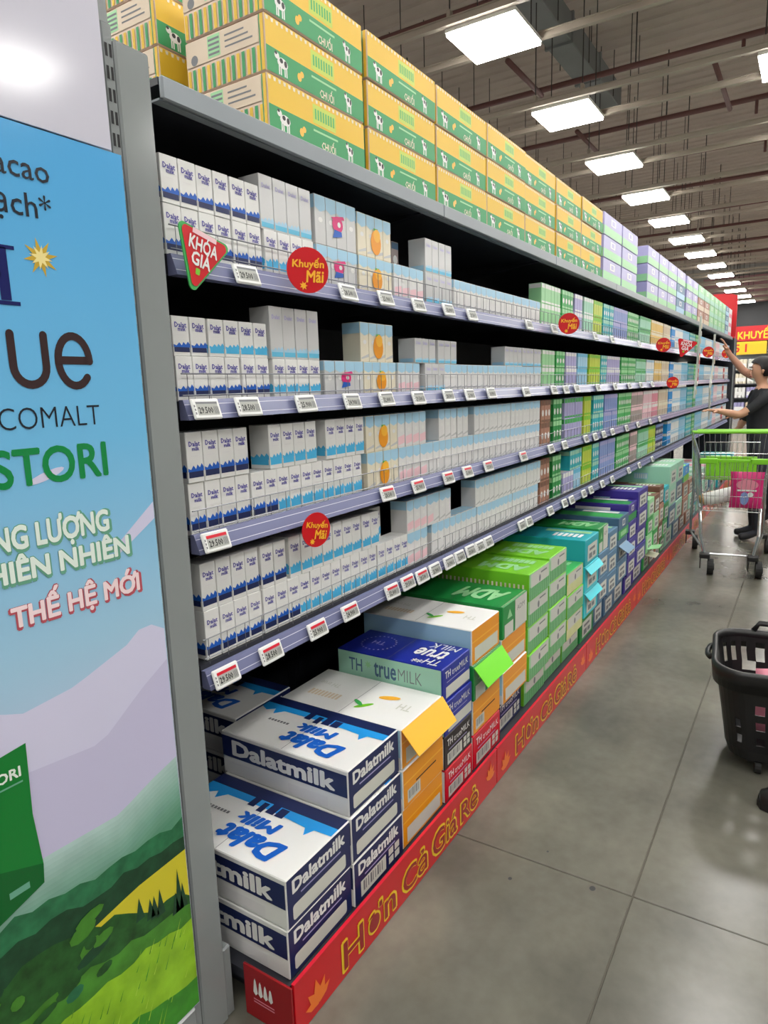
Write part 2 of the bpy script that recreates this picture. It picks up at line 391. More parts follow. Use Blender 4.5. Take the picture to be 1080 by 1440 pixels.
# ================================================================== main shelving
BX0, BW, NB = 1.0, 1.2, 9
YLIP, YB = 1.117, 1.92
LEVELS = [('lowest', .888, .834), ('third', 1.188, 1.152), ('second', 1.486, 1.446), ('top', 1.786, 1.742)]   # shelf name, surface z, lip lower edge
def shelf_rows():
    for i in range(NB):
        x0 = BX0 + i * BW; x1 = x0 + BW
        root = empty('shelving_bay', (x0, 0, 0), 'grey steel shelving bay of the milk wall, %s from the grey post' % ordn(i + 1), 'shelving', 'bays of the milk wall')
        g = .0015
        b = MB(); b.box(g, BW - g, YB, YB + .02, .1, 2.07, 'shelf_dark'); b.build('back_panel', root)
        for k in range(1, 7):
            b = MB(); b.box(g, BW - g, YB - .004, YB, .1 + k * .28, .106 + k * .28, 'slot_black'); b.build('panel_joint', root)
        b = MB(); b.box(g, BW - g, .955, YB, .085, .112, 'shelf_dark'); b.box(.05, BW - .05, 1.0, YB, .002, .085, 'shelf_dark'); b.build('base_deck', root)
        for sx in (.0, BW - .03):
            b = MB(); b.box(sx + g, sx + .03 - g, YB - .045, YB - .005, .112, 2.09, 'shelf_dark'); b.build('upright', root)
        # top deck with a grey folded edge
        b = MB(); b.box(g, BW - g, YLIP + .012, 2.1, 2.098, 2.112, 'shelf_dark'); d = b.build('top_shelf', root)
        b = MB(); b.box(g, BW - g, YLIP, YLIP + .012, 2.070, 2.113, 'shelf_grey', .003); b.box(g, BW - g, YLIP + .0125, YLIP + .035, 2.070, 2.074, 'shelf_grey'); b.build('front_edge', d)
        for sx in (.0, BW - .02):
            b = MB(); b.add([(sx + g, YLIP + .04, 2.097), (sx + g, YB - .05, 2.097), (sx + g, YB - .05, 2.02), (sx + .02 - g, YLIP + .04, 2.097), (sx + .02 - g, YB - .05, 2.097), (sx + .02 - g, YB - .05, 2.02)],
                            [(0, 1, 2), (3, 5, 4), (0, 2, 5, 3), (0, 3, 4, 1), (1, 4, 5, 2)], 'shelf_dark'); b.build('bracket', d)
        for nm, zs, zl in LEVELS:
            b = MB(); b.box(g, BW - g, YLIP + .03, YB - .001, zs - .012, zs, 'shelf_dark')
            b.box(g, BW - g, YLIP + .03, YLIP + .045, zl + .004, zs - .012, 'shelf_dark'); sh = b.build('shelf', root)
            b = MB(); z1 = zl + .043
            b.add([(g, YLIP, zl), (BW - g, YLIP, zl), (BW - g, YLIP + .016, z1), (g, YLIP + .016, z1), (g, YLIP + .028, z1), (BW - g, YLIP + .028, z1), (BW - g, YLIP + .028, zl), (g, YLIP + .028, zl)],
                  [(0, 1, 2, 3), (3, 2, 5, 4), (4, 5, 6, 7), (7, 6, 1, 0), (0, 3, 4, 7), (1, 6, 5, 2)], 'rail_lavender')
            fr = Frame((0, YLIP, zl), (1, 0, 0), (0, .016, .043))
            for q in (.010, .034): b.rect(fr, g, BW - g, q, q + .0016, 'rail_clear', .0005)
            b.build('price_rail', sh)
            b = MB(); yw = YLIP + .0265 ; zt = zs + .058
            for z in (zt, zs + .012): b.tube([(.012, yw, z), (BW - .012, yw, z)], .0016, 'wire', 4)
            for k in range(20):
                x = .03 + k * .06; b.tube([(x, yw + .002, zs - .004), (x, yw + .002, zt)], .0011, 'wire', 4, False)
            b.build('wire_guard', sh)
shelf_rows()

# red floor-level fascia with the slogan
def fascia():
    for i in range(NB):
        x0 = BX0 + i * BW
        root = empty('fascia_board', (x0 + .003, .924, 0), 'red slogan board along the shelf foot, %s from the grey post' % ordn(i + 1), 'fascia', 'red slogan boards')
        W = BW - .004
        b = MB(); b.box(0, W, 0, .008, .002, .147, 'red', .001); b.box(0, W, -.001, .008, .1445, .1475, 'crimson')
        b.build('board', root)
        fr = FRONT(0, 0, 0)
        b = MB(); fo = FRONT(0, -.0005, 0)
        segs = (('Hơn', .19, .26), ('Cả', .49, .15), ('Giá', .675, .175), ('Rẻ', .88, .14))
        for s_, a, w_ in segs:
            hh = .085
            b.text(fr, s_, a, .022, 'text_yellow', w=w_, h=hh, bold=.05, off=.0012, res=3)
            b.text(fr, s_, a + .0035, .0255, 'dark_red', w=w_ - .007, h=hh - .007, bold=.012, off=.0022, res=3)
        b.build('slogan_lettering', root)
        for (a, z, r, t) in ((.085, .03, .07, .3), (1.13, .06, .06, -.4)):
            b = MB()
            for k in range(5):
                an = math.radians(90 + (k - 2) * 34) + t * .4; L_ = r * (1 - .12 * abs(k - 2))
                u = Vector((math.cos(an), math.sin(an))); p = Vector((-u.y, u.x))
                base = Vector((a, z)); tip = base + u * L_; mid = base + u * L_ * .55
                pts = [base - p * r * .08, mid - p * r * .16, tip, mid + p * r * .16, base + p * r * .08]
                pts = [(min(max(q.x, .004), W - .004), max(q.y, .004)) for q in pts]
                b.poly(fr, pts, 'maple', .0012 + .0001 * k)
            b.build('leaf_print', root)
    # end board of the first bay, facing back down the aisle
    root = empty('fascia_end_board', (1.0, .926, 0), 'dark red end board with a small white emblem by the grey post', 'fascia')
    b = MB(); b.box(-.006, .0, .0, .15, .002, .143, 'dark_red', .001); b.build('board', root)
    b = MB(); fr = SIDE(-.006, .15, 0)
    for k in range(4):
        a = .03 + k * .016
        b.poly(fr, [(a, .078), (a + .007, .070), (a + .014, .078), (a + .010, .11 - .002 * k), (a + .007, .118 - .003 * k), (a + .004, .11 - .002 * k)], 'white', .001)
    for k in range(2): b.rect(fr, .03, .095, .058 - k * .008, .061 - k * .008, 'rose', .001)
    b.build('emblem', root)
fascia()

# ================================================================== milk cartons in packs
M('carton_cyan', (72, 178, 226), .4)
def mountains(b, fr, w, z0, h, c1, c2):
    "printed landscape along the foot of a carton"
    b.rect(fr, .06 * w, .94 * w, z0, z0 + h * .45, c1)
    pts = [(.03 * w, z0 + h * .45), (.97 * w, z0 + h * .45), (.97 * w, z0 + h * .75), (.86 * w, z0 + h), (.74 * w, z0 + h * .7), (.6 * w, z0 + h * .95), (.5 * w, z0 + h * .62), (.36 * w, z0 + h * .9), (.2 * w, z0 + h * .6), (.03 * w, z0 + h * .72)]
    b.poly(fr, pts, c2, .0005)
def carton_mesh(kind, w, d, h):
    b = MB(); e = .0012
    K = KINDS[kind]
    b.box(.0006, w - .0006, 0, d, 0, h, K['body'], e)
    f = FRONT(0, 0, 0); s = SIDE(0, d, 0); t = TOPF(0, 0, h)
    st = K['style']
    if st == 'dalat':
        b.text(f, 'Dalat', w * .5, h * .72, 'violet_ink', w=w * .66, align='c', bold=.03, res=1, off=.0007)
        b.text(f, 'milk', w * .56, h * .63, 'violet_ink', w=w * .44, align='c', bold=.03, res=1, off=.0007)
        b.rect(f, w * .25, w * .7, h * .52, h * .535, 'pack_grey')
        mountains(b, f, w, h * .10, h * .27, K['c1'], K['c2'])
        mountains(b, s, d, h * .10, h * .27, K['c1'], K['c2'])
        b.rect(t, .1 * w, .9 * w, d * .45, d * .55, 'pack_grey')
    elif st == 'wrap':
        b.text(f, 'Dalat', w * .5, h * .76, 'lavender', w=w * .6, align='c', bold=.03, res=1, off=.0007)
        mountains(b, f, w, h * .04, h * .2, 'pale_blue', 'ice_blue')
        b.rect(s, d * .1, d * .9, h * .05, h * .2, 'ice_blue')
    elif st == 'band':      # light blue head, plain body with a wave
        b.poly(f, [(0.02 * w, h * .74), (w * .5, h * .66), (w * .98, h * .72), (w * .98, h * .985), (.02 * w, h * .985)], K['c1'])
        b.rect(s, .02 * d, .98 * d, h * .72, h * .985, K['c1'])
        b.rect(t, .06 * w, .94 * w, .06 * d, .94 * d, K['c1'])
        b.poly(f, [(.06 * w, h * .06), (.94 * w, h * .12), (.94 * w, h * (.36 if 'c2' in K else .2)), (.06 * w, h * (.30 if 'c2' in K else .1))], K.get('c2', 'silver'))
        b.disc(f, w * .5, h * .5, w * .2, w * .14, 'white', .0008, 10)
    elif st == 'plain':
        b.rect(f, .05 * w, .95 * w, h * .76, h * .97, K['c1']); b.disc(f, w * .5, h * .42, w * .3, h * .15, K.get('c2', 'white'), .0006, 10)
        b.rect(f, .05 * w, .95 * w, h * .03, h * .12, K['c1']); b.rect(s, .05 * d, .95 * d, h * .76, h * .97, K['c1'])
        b.rect(t, .06 * w, .94 * w, .06 * d, .94 * d, K['c1'])
    return b
KINDS = {
    'A': dict(body='white', style='dalat', c1='navy', c2='mid_blue', w=.0485, words='white and dark-blue'),
    'B': dict(body='white', style='dalat', c1='carton_cyan', c2='carton_cyan', w=.0485, words='white and light-blue'),
    'C': dict(body='silver', style='wrap', w=.050, words='shiny silver-wrapped'),
    'D': dict(body='pack_grey', style='band', c1='ice_blue', w=.0485, words='grey-white and ice-blue'),
    'E': dict(body='pack_grey', style='band', c1='ice_blue', c2='pink', w=.0485, words='pink and ice-blue'),
    'F': dict(body='cream', style='band', c1='ice_blue', w=.0465, words='cream orange-printed', blob='orange'),
    'G': dict(body='silver', style='band', c1='ice_blue', w=.0485, words='silver magenta-printed', blob='magenta'),
    'Dk': dict(body='grey_brown', style='plain', c1='slate_blue', w=.048, words='dull dark-sided'),
}
FARK = {'lgreen': ('pale_green', 'white', 'pale green'), 'green': ('leaf_green', 'pale_green', 'mid green'), 'dgreen': ('green', 'pale_green', 'dark green'),
        'lav': ('lavender', 'white', 'lavender'), 'lavg': ('lavender', 'leaf_green', 'lavender and green'), 'whteal': ('mint', 'white', 'whitish teal'), 'lime': ('lime_yellow', 'lime', 'lime yellow'),
        'teal': ('teal', 'mint', 'teal'), 'peri': ('periwinkle', 'lavender', 'periwinkle blue'), 'gwhite': ('mint', 'leaf_green', 'green and white'), 'sand': ('sand_yellow', 'cream', 'sand yellow'),
        'beige': ('beige', 'cream', 'beige'), 'brown': ('brown_red', 'brown', 'brown-red'), 'gbrown': ('grey_brown', 'pink', 'grey-brown'), 'rosew': ('pink', 'white', 'pale pink'),
        'rose': ('rose', 'white', 'rose pink'), 'lblue': ('ice_blue', 'pale_blue', 'pale blue'), 'blue': ('sky_blue', 'white', 'bright blue'), 'wht': ('paper_white', 'ice_blue', 'plain white'),
        'navy': ('navy', 'periwinkle', 'dark navy'), 'red': ('red', 'white', 'red and white')}
for k, (a, c, wd) in FARK.items(): KINDS[k] = dict(body=a, style='plain', c1=c if k not in ('wht',) else 'ice_blue', c2='white' if k in ('green', 'dgreen', 'navy', 'teal', 'brown') else a, w=.048, words=wd)
CM = {}
CD = .066
def carton_data(kind, h):
    k = (kind, round(h, 3))
    if k not in CM:
        o = carton_mesh(kind, KINDS[kind]['w'] - .0008, CD, h).build('carton'); CM[k] = o.data; D.objects.remove(o)
    return CM[k]
def blob_data(kind, n, h):
    k = (kind, n, round(h, 3), 'blob')
    if k not in CM:
        b = MB(); W = KINDS[kind]['w'] * n; f = FRONT(0, 0, 0); a = W * .52
        if KINDS[kind]['blob'] == 'orange':
            b.disc(f, a, h * .38, W * .15, h * .3, 'orange', .0012, 18); b.disc(f, a + W * .03, h * .55, W * .10, h * .16, 'light_orange', .0016, 14)
            b.rect(f, a - W * .06, a + W * .06, h * .66, h * .72, 'leaf_green', .0015)
        else:
            b.disc(f, a, h * .5, W * .13, h * .17, 'magenta', .0012, 16); b.poly(f, [(a - W * .16, h * .62), (a - W * .1, h * .58), (a + W * .17, h * .63), (a + W * .14, h * .70)], 'magenta', .0014)
            b.poly(f, [(a - W * .13, h * .2), (a + W * .1, h * .26), (a + W * .09, h * .36), (a - W * .08, h * .38)], 'mid_blue', .0013); b.disc(f, a + W * .03, h * .5, W * .04, h * .06, 'white', .0016, 10)
        o = b.build('printed_figure'); CM[k] = o.data; D.objects.remove(o)
    return CM[k]
def pack_data(kind, n, h):
    "four joined cartons in one mesh, for packs too small in the photo to show their parts"
    k = (kind, n, round(h, 3), 'pack')
    if k not in CM:
        b = MB(); W = KINDS[kind]['w']
        for q in range(n):
            c = carton_mesh(kind, W - .0008, CD, h); k0 = len(b.v)
            b.v += [(v[0] + q * W, v[1], v[2]) for v in c.v]
            mp = [b.mi(m) for m in c.mats]
            b.f += [[k0 + a for a in f] for f in c.f]; b.m += [mp[a] for a in c.m]
        o = b.build('pack'); CM[k] = o.data; D.objects.remove(o)
    return CM[k]
COUNT = {}
LAYERW = {0: 'lower layer', 1: 'upper layer'}
def put_pack(kind, n, x, z, h, level, layer, y=1.152, detail=True):
    K = KINDS[kind]; key = (level, layer); COUNT[key] = COUNT.get(key, 0) + 1
    label = '%s pack, %s, %s shelf, %s from the post' % (K['words'], LAYERW[layer], level, ordn(COUNT[key]))
    grp = 'drink packs on the product shelves'
    y += random.uniform(0, .004)
    if detail:
        root = empty('milk_pack', (x, y, z), label, 'milk pack', grp)
        me = carton_data(kind, h)
        for q in range(n):
            o = D.objects.new('carton', me); COL.objects.link(o); o.parent = root; o.location = (q * K['w'], random.uniform(-.0008, .0008), 0)
        if 'blob' in K:
            o = D.objects.new('printed_figure', blob_data(kind, n, h)); COL.objects.link(o); o.parent = root; o.location = (0, -.001, 0)
    else:
        o = D.objects.new('milk_pack', pack_data(kind, n, h)); COL.objects.link(o); o.location = (x, y, z); tag(o, label, 'milk pack', grp)
DIST = MB()      # packs beyond the first three hundred, joined
def join_pack(kind, n, x, y, z, h):
    me = pack_data(kind, n, h); k0 = len(DIST.v); mp = [DIST.mi(m) for m in me.materials]
    DIST.v += [(v.co.x + x, v.co.y + y, v.co.z + z) for v in me.vertices]
    for p in me.polygons: DIST.f.append([k0 + a for a in p.vertices]); DIST.m.append(mp[p.material_index])
def fill(level, layer, segs, z, h):
    for s in segs:
        kind, x0, x1 = s[:3]; opt = s[3] if len(s) > 3 else {}
        w_ = KINDS[kind]['w']; n = max(1, int((x1 - x0) / w_ + .35)); x = x0
        hh = opt.get('h', h)
        while n > 0:
            k = min(4, n)
            if n == 5: k = 3
            if x + k * w_ > 11.79: break
            if x > 6.81: join_pack(kind, k, x, 1.152, z, hh)
            else: put_pack(kind, k, x, z, hh, level, layer, 1.152 + opt.get('dy', 0), x < 3.35)
            x += k * w_ + (.004 if k == 4 else .002); n -= k
TAIL = [('blue', 6.82, 7.0), ('wht', 7.02, 7.45), ('lblue', 7.47, 7.85), ('teal', 7.9, 8.3), ('green', 8.32, 8.5), ('lblue', 8.55, 9.1), ('wht', 9.12, 9.7), ('lblue', 9.72, 10.1), ('rosew', 10.12, 10.5), ('wht', 10.52, 11.1), ('red', 11.12, 11.3), ('wht', 11.32, 11.75)]
F1 = [('lgreen', 3.30, 3.6), ('green', 3.62, 3.82), ('lav', 3.84, 4.0), ('whteal', 4.02, 4.2), ('lime', 4.22, 4.43), ('teal', 4.45, 4.68), ('peri', 4.7, 5.08), ('green', 5.1, 5.45), ('gwhite', 5.5, 5.88), ('sand', 5.92, 6.42), ('beige', 6.44, 6.78)] + TAIL
F2 = [('lgreen', 3.32, 3.52), ('green', 3.53, 3.68), ('lav', 3.70, 3.9), ('lblue', 3.92, 4.14), ('lime', 4.16, 4.4), ('teal', 4.42, 4.55), ('lav', 4.57, 4.93), ('green', 4.96, 5.4), ('gwhite', 5.42, 5.76), ('wht', 5.8, 6.1), ('sand', 6.12, 6.42), ('beige', 6.44, 6.78)] + TAIL
F3 = [('brown', 3.31, 3.48), ('dgreen', 3.5, 3.67), ('lavg', 3.69, 4.05), ('lime', 4.07, 4.24), ('teal', 4.26, 4.5), ('peri', 4.53, 4.88), ('green', 4.9, 5.28), ('gbrown', 5.3, 5.7), ('rosew', 5.72, 6.05), ('rose', 6.07, 6.33), ('beige', 6.35, 6.78)] + TAIL
F4 = [('brown', 3.31, 3.48), ('dgreen', 3.5, 3.66), ('teal', 3.8, 4.04), ('lime', 4.06, 4.26), ('teal', 4.28, 4.43), ('peri', 4.45, 4.86), ('green', 4.88, 5.28), ('gbrown', 5.3, 5.56), ('gwhite', 5.58, 5.95), ('lime', 5.98, 6.26), ('navy', 6.28, 6.6)] + TAIL
F4b = [('brown', 3.31, 3.48), ('dgreen', 3.5, 3.66), ('lav', 3.68, 3.86), ('lblue', 3.88, 4.04)] + F4[3:]
L = {n: z + .0005 for n, z, _ in LEVELS}
fill('top', 0, [('A', 1.008, 1.305), ('B', 1.312, 1.51), ('G', 1.52, 1.715), ('F', 1.72, 1.91), ('E', 1.915, 2.11), ('C', 2.125, 2.33), ('D', 2.34, 3.28)] + F1, L['top'], .101)
fill('top', 1, [('A', 1.008, 1.29), ('C', 1.305, 1.51, dict(h=.125, dy=.002)), ('G', 1.52, 1.715, dict(h=.125)), ('F', 1.72, 1.905, dict(h=.118)), ('E', 1.93, 2.03, dict(dy=.12)), ('Dk', 2.05, 2.10, dict(dy=.09, h=.1)), ('C', 2.125, 2.32, dict(h=.11))] + F1, L['top'] + .1015, .094)
fill('second', 0, [('A', 1.008, 1.30), ('B', 1.318, 1.52), ('G', 1.53, 1.72), ('F', 1.727, 1.92), ('E', 1.93, 2.1), ('C', 2.11, 2.25), ('D', 2.26, 3.30)] + F2, L['second'], .095)
fill('second', 1, [('A', 1.008, 1.09), ('B', 1.11, 1.30), ('C', 1.315, 1.515, dict(h=.128, dy=.003)), ('Dk', 1.6, 1.7, dict(dy=.14, h=.11)), ('F', 1.715, 1.90, dict(h=.115)), ('E', 1.93, 2.0, dict(dy=.08)), ('C', 2.04, 2.19), ('C', 2.21, 2.36), ('C', 2.84, 3.28)] + F2, L['second'] + .0955, .083)
fill('third', 0, [('A', 1.016, 1.30), ('B', 1.308, 1.72), ('F', 1.727, 1.91), ('E', 1.918, 2.1), ('D', 2.11, 3.30)] + F3, L['third'], .118)
fill('third', 1, [('A', 1.016, 1.215), ('B', 1.285, 1.48), ('B', 1.52, 1.715), ('F', 1.727, 1.90), ('E', 1.915, 2.1), ('D', 2.118, 2.19, dict(dy=.04)), ('D', 2.21, 2.46), ('D', 2.512, 3.30)] + F3, L['third'] + .1185, .112)
fill('lowest', 0, [('A', 1.03, 1.37), ('B', 1.375, 1.95), ('E', 1.958, 2.13), ('D', 2.14, 3.27)] + F4b, L['lowest'], .118)
fill('lowest', 1, [('A', 1.03, 1.33), ('B', 1.34, 1.78), ('B', 1.79, 1.89, dict(dy=.06, h=.105)), ('E', 1.958, 2.15), ('D', 2.155, 2.31), ('Dk', 2.36, 2.46, dict(dy=.11)), ('D', 2.52, 3.30)] + F4, L['lowest'] + .1185, .112)

tag(DIST.build('distant_drink_packs'), 'white, blue and teal drink packs filling the farthest shelves', 'drink packs', kind='stuff')

# ---------------------------------------------------------------- electronic price tags clipped to the rails
def tag_mesh(red, digits, w):
    b = MB(); b.box(-w / 2, w / 2, -.008, 0, -.023, .023, 'tag_white', .003)
    o = b
    p = MB(); fr = FRONT(-w / 2, -.008, -.023)
    p.rect(fr, .010, w - .009, .008, .038, 'eink', .0005)
    if red: p.rect(fr, .010, w - .009, .031, .038, 'crimson', .0009)
    else: p.rect(fr, .010, w - .009, .033, .038, 'barcode', .0009)
    p.text(fr, digits, .014, .012, 'ink_black', w=w * .5, h=.014, bold=.03, off=.0009, res=1)
    for k in range(5): p.rect(fr, w * .72 + k * .003, w * .72 + k * .003 + .0016, .011, .027, 'barcode', .0009)
    for k in range(3): p.rect(fr, .003, .0065, .010 + k * .008, .015 + k * .008, 'barcode', .0009)
    return b, p
TG = {}
TAGPX = {
    'top': [(348, 380), (491, 406), (544, 416), (590, 427), (632, 433), (665, 440), (745, 455), (780, 460), (838, 470), (862, 474), (900, 482)],
    'second': [(282, 574), (351, 570), (432, 568), (497, 565), (545, 562), (590, 560), (632, 558), (662, 556), (692, 554), (741, 552), (780, 549), (797, 548), (812, 547), (842, 546), (866, 545), (886, 544), (902, 543), (918, 542)],
    'third': [(297, 767), (547, 697), (590, 686), (632, 674), (659, 667), (688, 660), (737, 645), (776, 635), (795, 629), (825, 622), (838, 619), (850, 615), (862, 611), (882, 606), (898, 602), (915, 597), (928, 593)],
    'lowest': [(310, 950), (383, 913), (448, 880), (494, 857), (553, 826), (575, 813), (595, 803), (613, 795), (633, 784), (648, 777), (663, 770), (676, 763), (688, 758), (735, 738), (745, 733), (775, 718), (795, 707), (805, 702), (822, 693), (832, 688), (848, 680), (862, 672), (885, 664), (900, 656), (918, 648)],
}
PRICES = ['29.500', '28.500', '25.900', '24.900', '32.000']
for lv, zs, zl in LEVELS:
    for i, (px, py) in enumerate(TAGPX[lv]):
        x, z = onY(px, py, 1.108); x = max(x, 1.046); red = lv in ('third', 'lowest') and i < 7
        w_ = .080
        key = (red, PRICES[i % 5])
        if key not in TG:
            a, p = tag_mesh(red, PRICES[i % 5], w_); ro = empty('price_tag'); a.build('case', ro); s = p.build('display', ro); TG[key] = ro; o = ro
        else: o = copy_tree(TG[key])
        o.location = (x, 1.1155, zl + .021 + random.uniform(-.002, .002)); o.rotation_euler = (-.33, random.uniform(-.02, .02), 0)
        tag(o, 'white electronic price tag on the %s product shelf rail, %s from the grey post' % (lv, ordn(i + 1)), 'price tag', 'price tags on the shelf rails')

# ---------------------------------------------------------------- promotion signs hanging on the rails
def round_sign(x, z, r, label, yaw=0.0, roll=0.0, y=1.098):
    root = empty('round_promotion_sign', (x, y, z), label, 'sign', 'round red promotion signs'); root.rotation_euler = (0, roll, yaw)
    b = MB(); fr = FRONT(0, 0, 0)
    b.prism(fr, [(r * math.cos(2 * math.pi * k / 32), r * math.sin(2 * math.pi * k / 32)) for k in range(32)], .002, 'red'); b.build('disc', root)
    b = MB()
    b.text(fr, 'Khuyến', 0, r * .02, 'light_orange', w=r * 1.5, h=r * .52, align='c', bold=.03, slant=.1); b.text(fr, 'Mãi', r * .3, -r * .52, 'light_orange', w=r * .8, h=r * .5, align='c', bold=.03, slant=.1)
    b.build('lettering', root)
    b = MB(); b.star(fr, -r * .25, -r * .68, r * .2, r * .1, 7, 'light_orange', .0015); b.build('star_print', root)
    b = MB(); b.box(-.012, .012, .002, .017, r * .2, r * .2 + .03, 'rail_clear'); b.build('clip', root)
def at_sign(px, py, y, *a, **k):
    x, z = onY(px, py, y); round_sign(x, z, *a, y=y, **k)
at_sign(433, 380, 1.07, .054, 'round red promotion sign on the top rail, nearest the triangular price-lock sign', yaw=-.55)
at_sign(445, 745, 1.08, .046, 'round red promotion sign hanging askew below the third shelf rail', yaw=-.25, roll=.15)
at_sign(800, 455, 1.055, .051, 'round red promotion sign on the top rail before the pale green packs', yaw=-1.1)
at_sign(933, 485, 1.05, .056, 'round red promotion sign on the top rail by the sand-yellow packs', yaw=-1.2)
at_sign(946, 538, 1.05, .050, 'round red promotion sign on the second rail, the lowest of the distant ones', yaw=-1.2)
at_sign(996, 495, 1.05, .060, 'round red promotion sign on the top rail just left of the raised hand', yaw=-1.25)
at_sign(1022, 497, 1.05, .062, 'round red promotion sign farthest along the top rail', yaw=-1.25)
def tri_sign(x, z, s, label, full=True, yaw=0.0, y=1.096):
    root = empty('triangular_price_sign', (x, y, z), label, 'sign', None, yaw); fr = FRONT(0, 0, 0)
    def tri(k):
        P = []
        for ax, az in ((-.062, .05), (.072, .018), (-.042, -.082)):
            for q in range(7):
                base = math.atan2(az + .005, ax + .011); t = base + (q - 3) * .3
                P.append((s * (ax * k + .014 * k * math.cos(t)), s * (az * k + .014 * k * math.sin(t))))
        P.sort(key=lambda p: math.atan2(p[1] + .005 * s, p[0] + .011 * s)); return P
    b = MB(); b.prism(fr, tri(1.0), .003, 'leaf_green' if full else 'red'); b.build('backing', root)
    b = MB(); b.poly(fr, tri(.9), 'red', .0012); b.build('red_face', root)
    b = MB(); f2 = Frame((0, 0, 0), (.97, 0, -.24), (.24, 0, .97))
    b.rect(f2, -.045 * s, .035 * s, .033 * s, .046 * s, 'pink', .0020)
    b.text(f2, 'KHÓA', -.005 * s, -.005 * s, 'white', w=.094 * s, h=.040 * s, align='c', bold=.03, off=.0024)
    b.text(f2, 'GIÁ', -.008 * s, -.042 * s, 'white', w=.062 * s, h=.040 * s, align='c', bold=.03, off=.0024)
    b.build('lettering', root)
    b = MB(); b.rrect(f2, -.022 * s, -.008 * s, -.064 * s, -.048 * s, .003 * s, 'lime', .002); b.build('padlock_print', root)
tri_sign(1.058, 1.790, .82, 'red triangular price-lock sign with green border beside the grey post')
x_, z_ = onY(966, 486, 1.04); tri_sign(x_, z_, 1.05, 'red triangular price-lock sign far along the top rail', False, -1.15, 1.04)

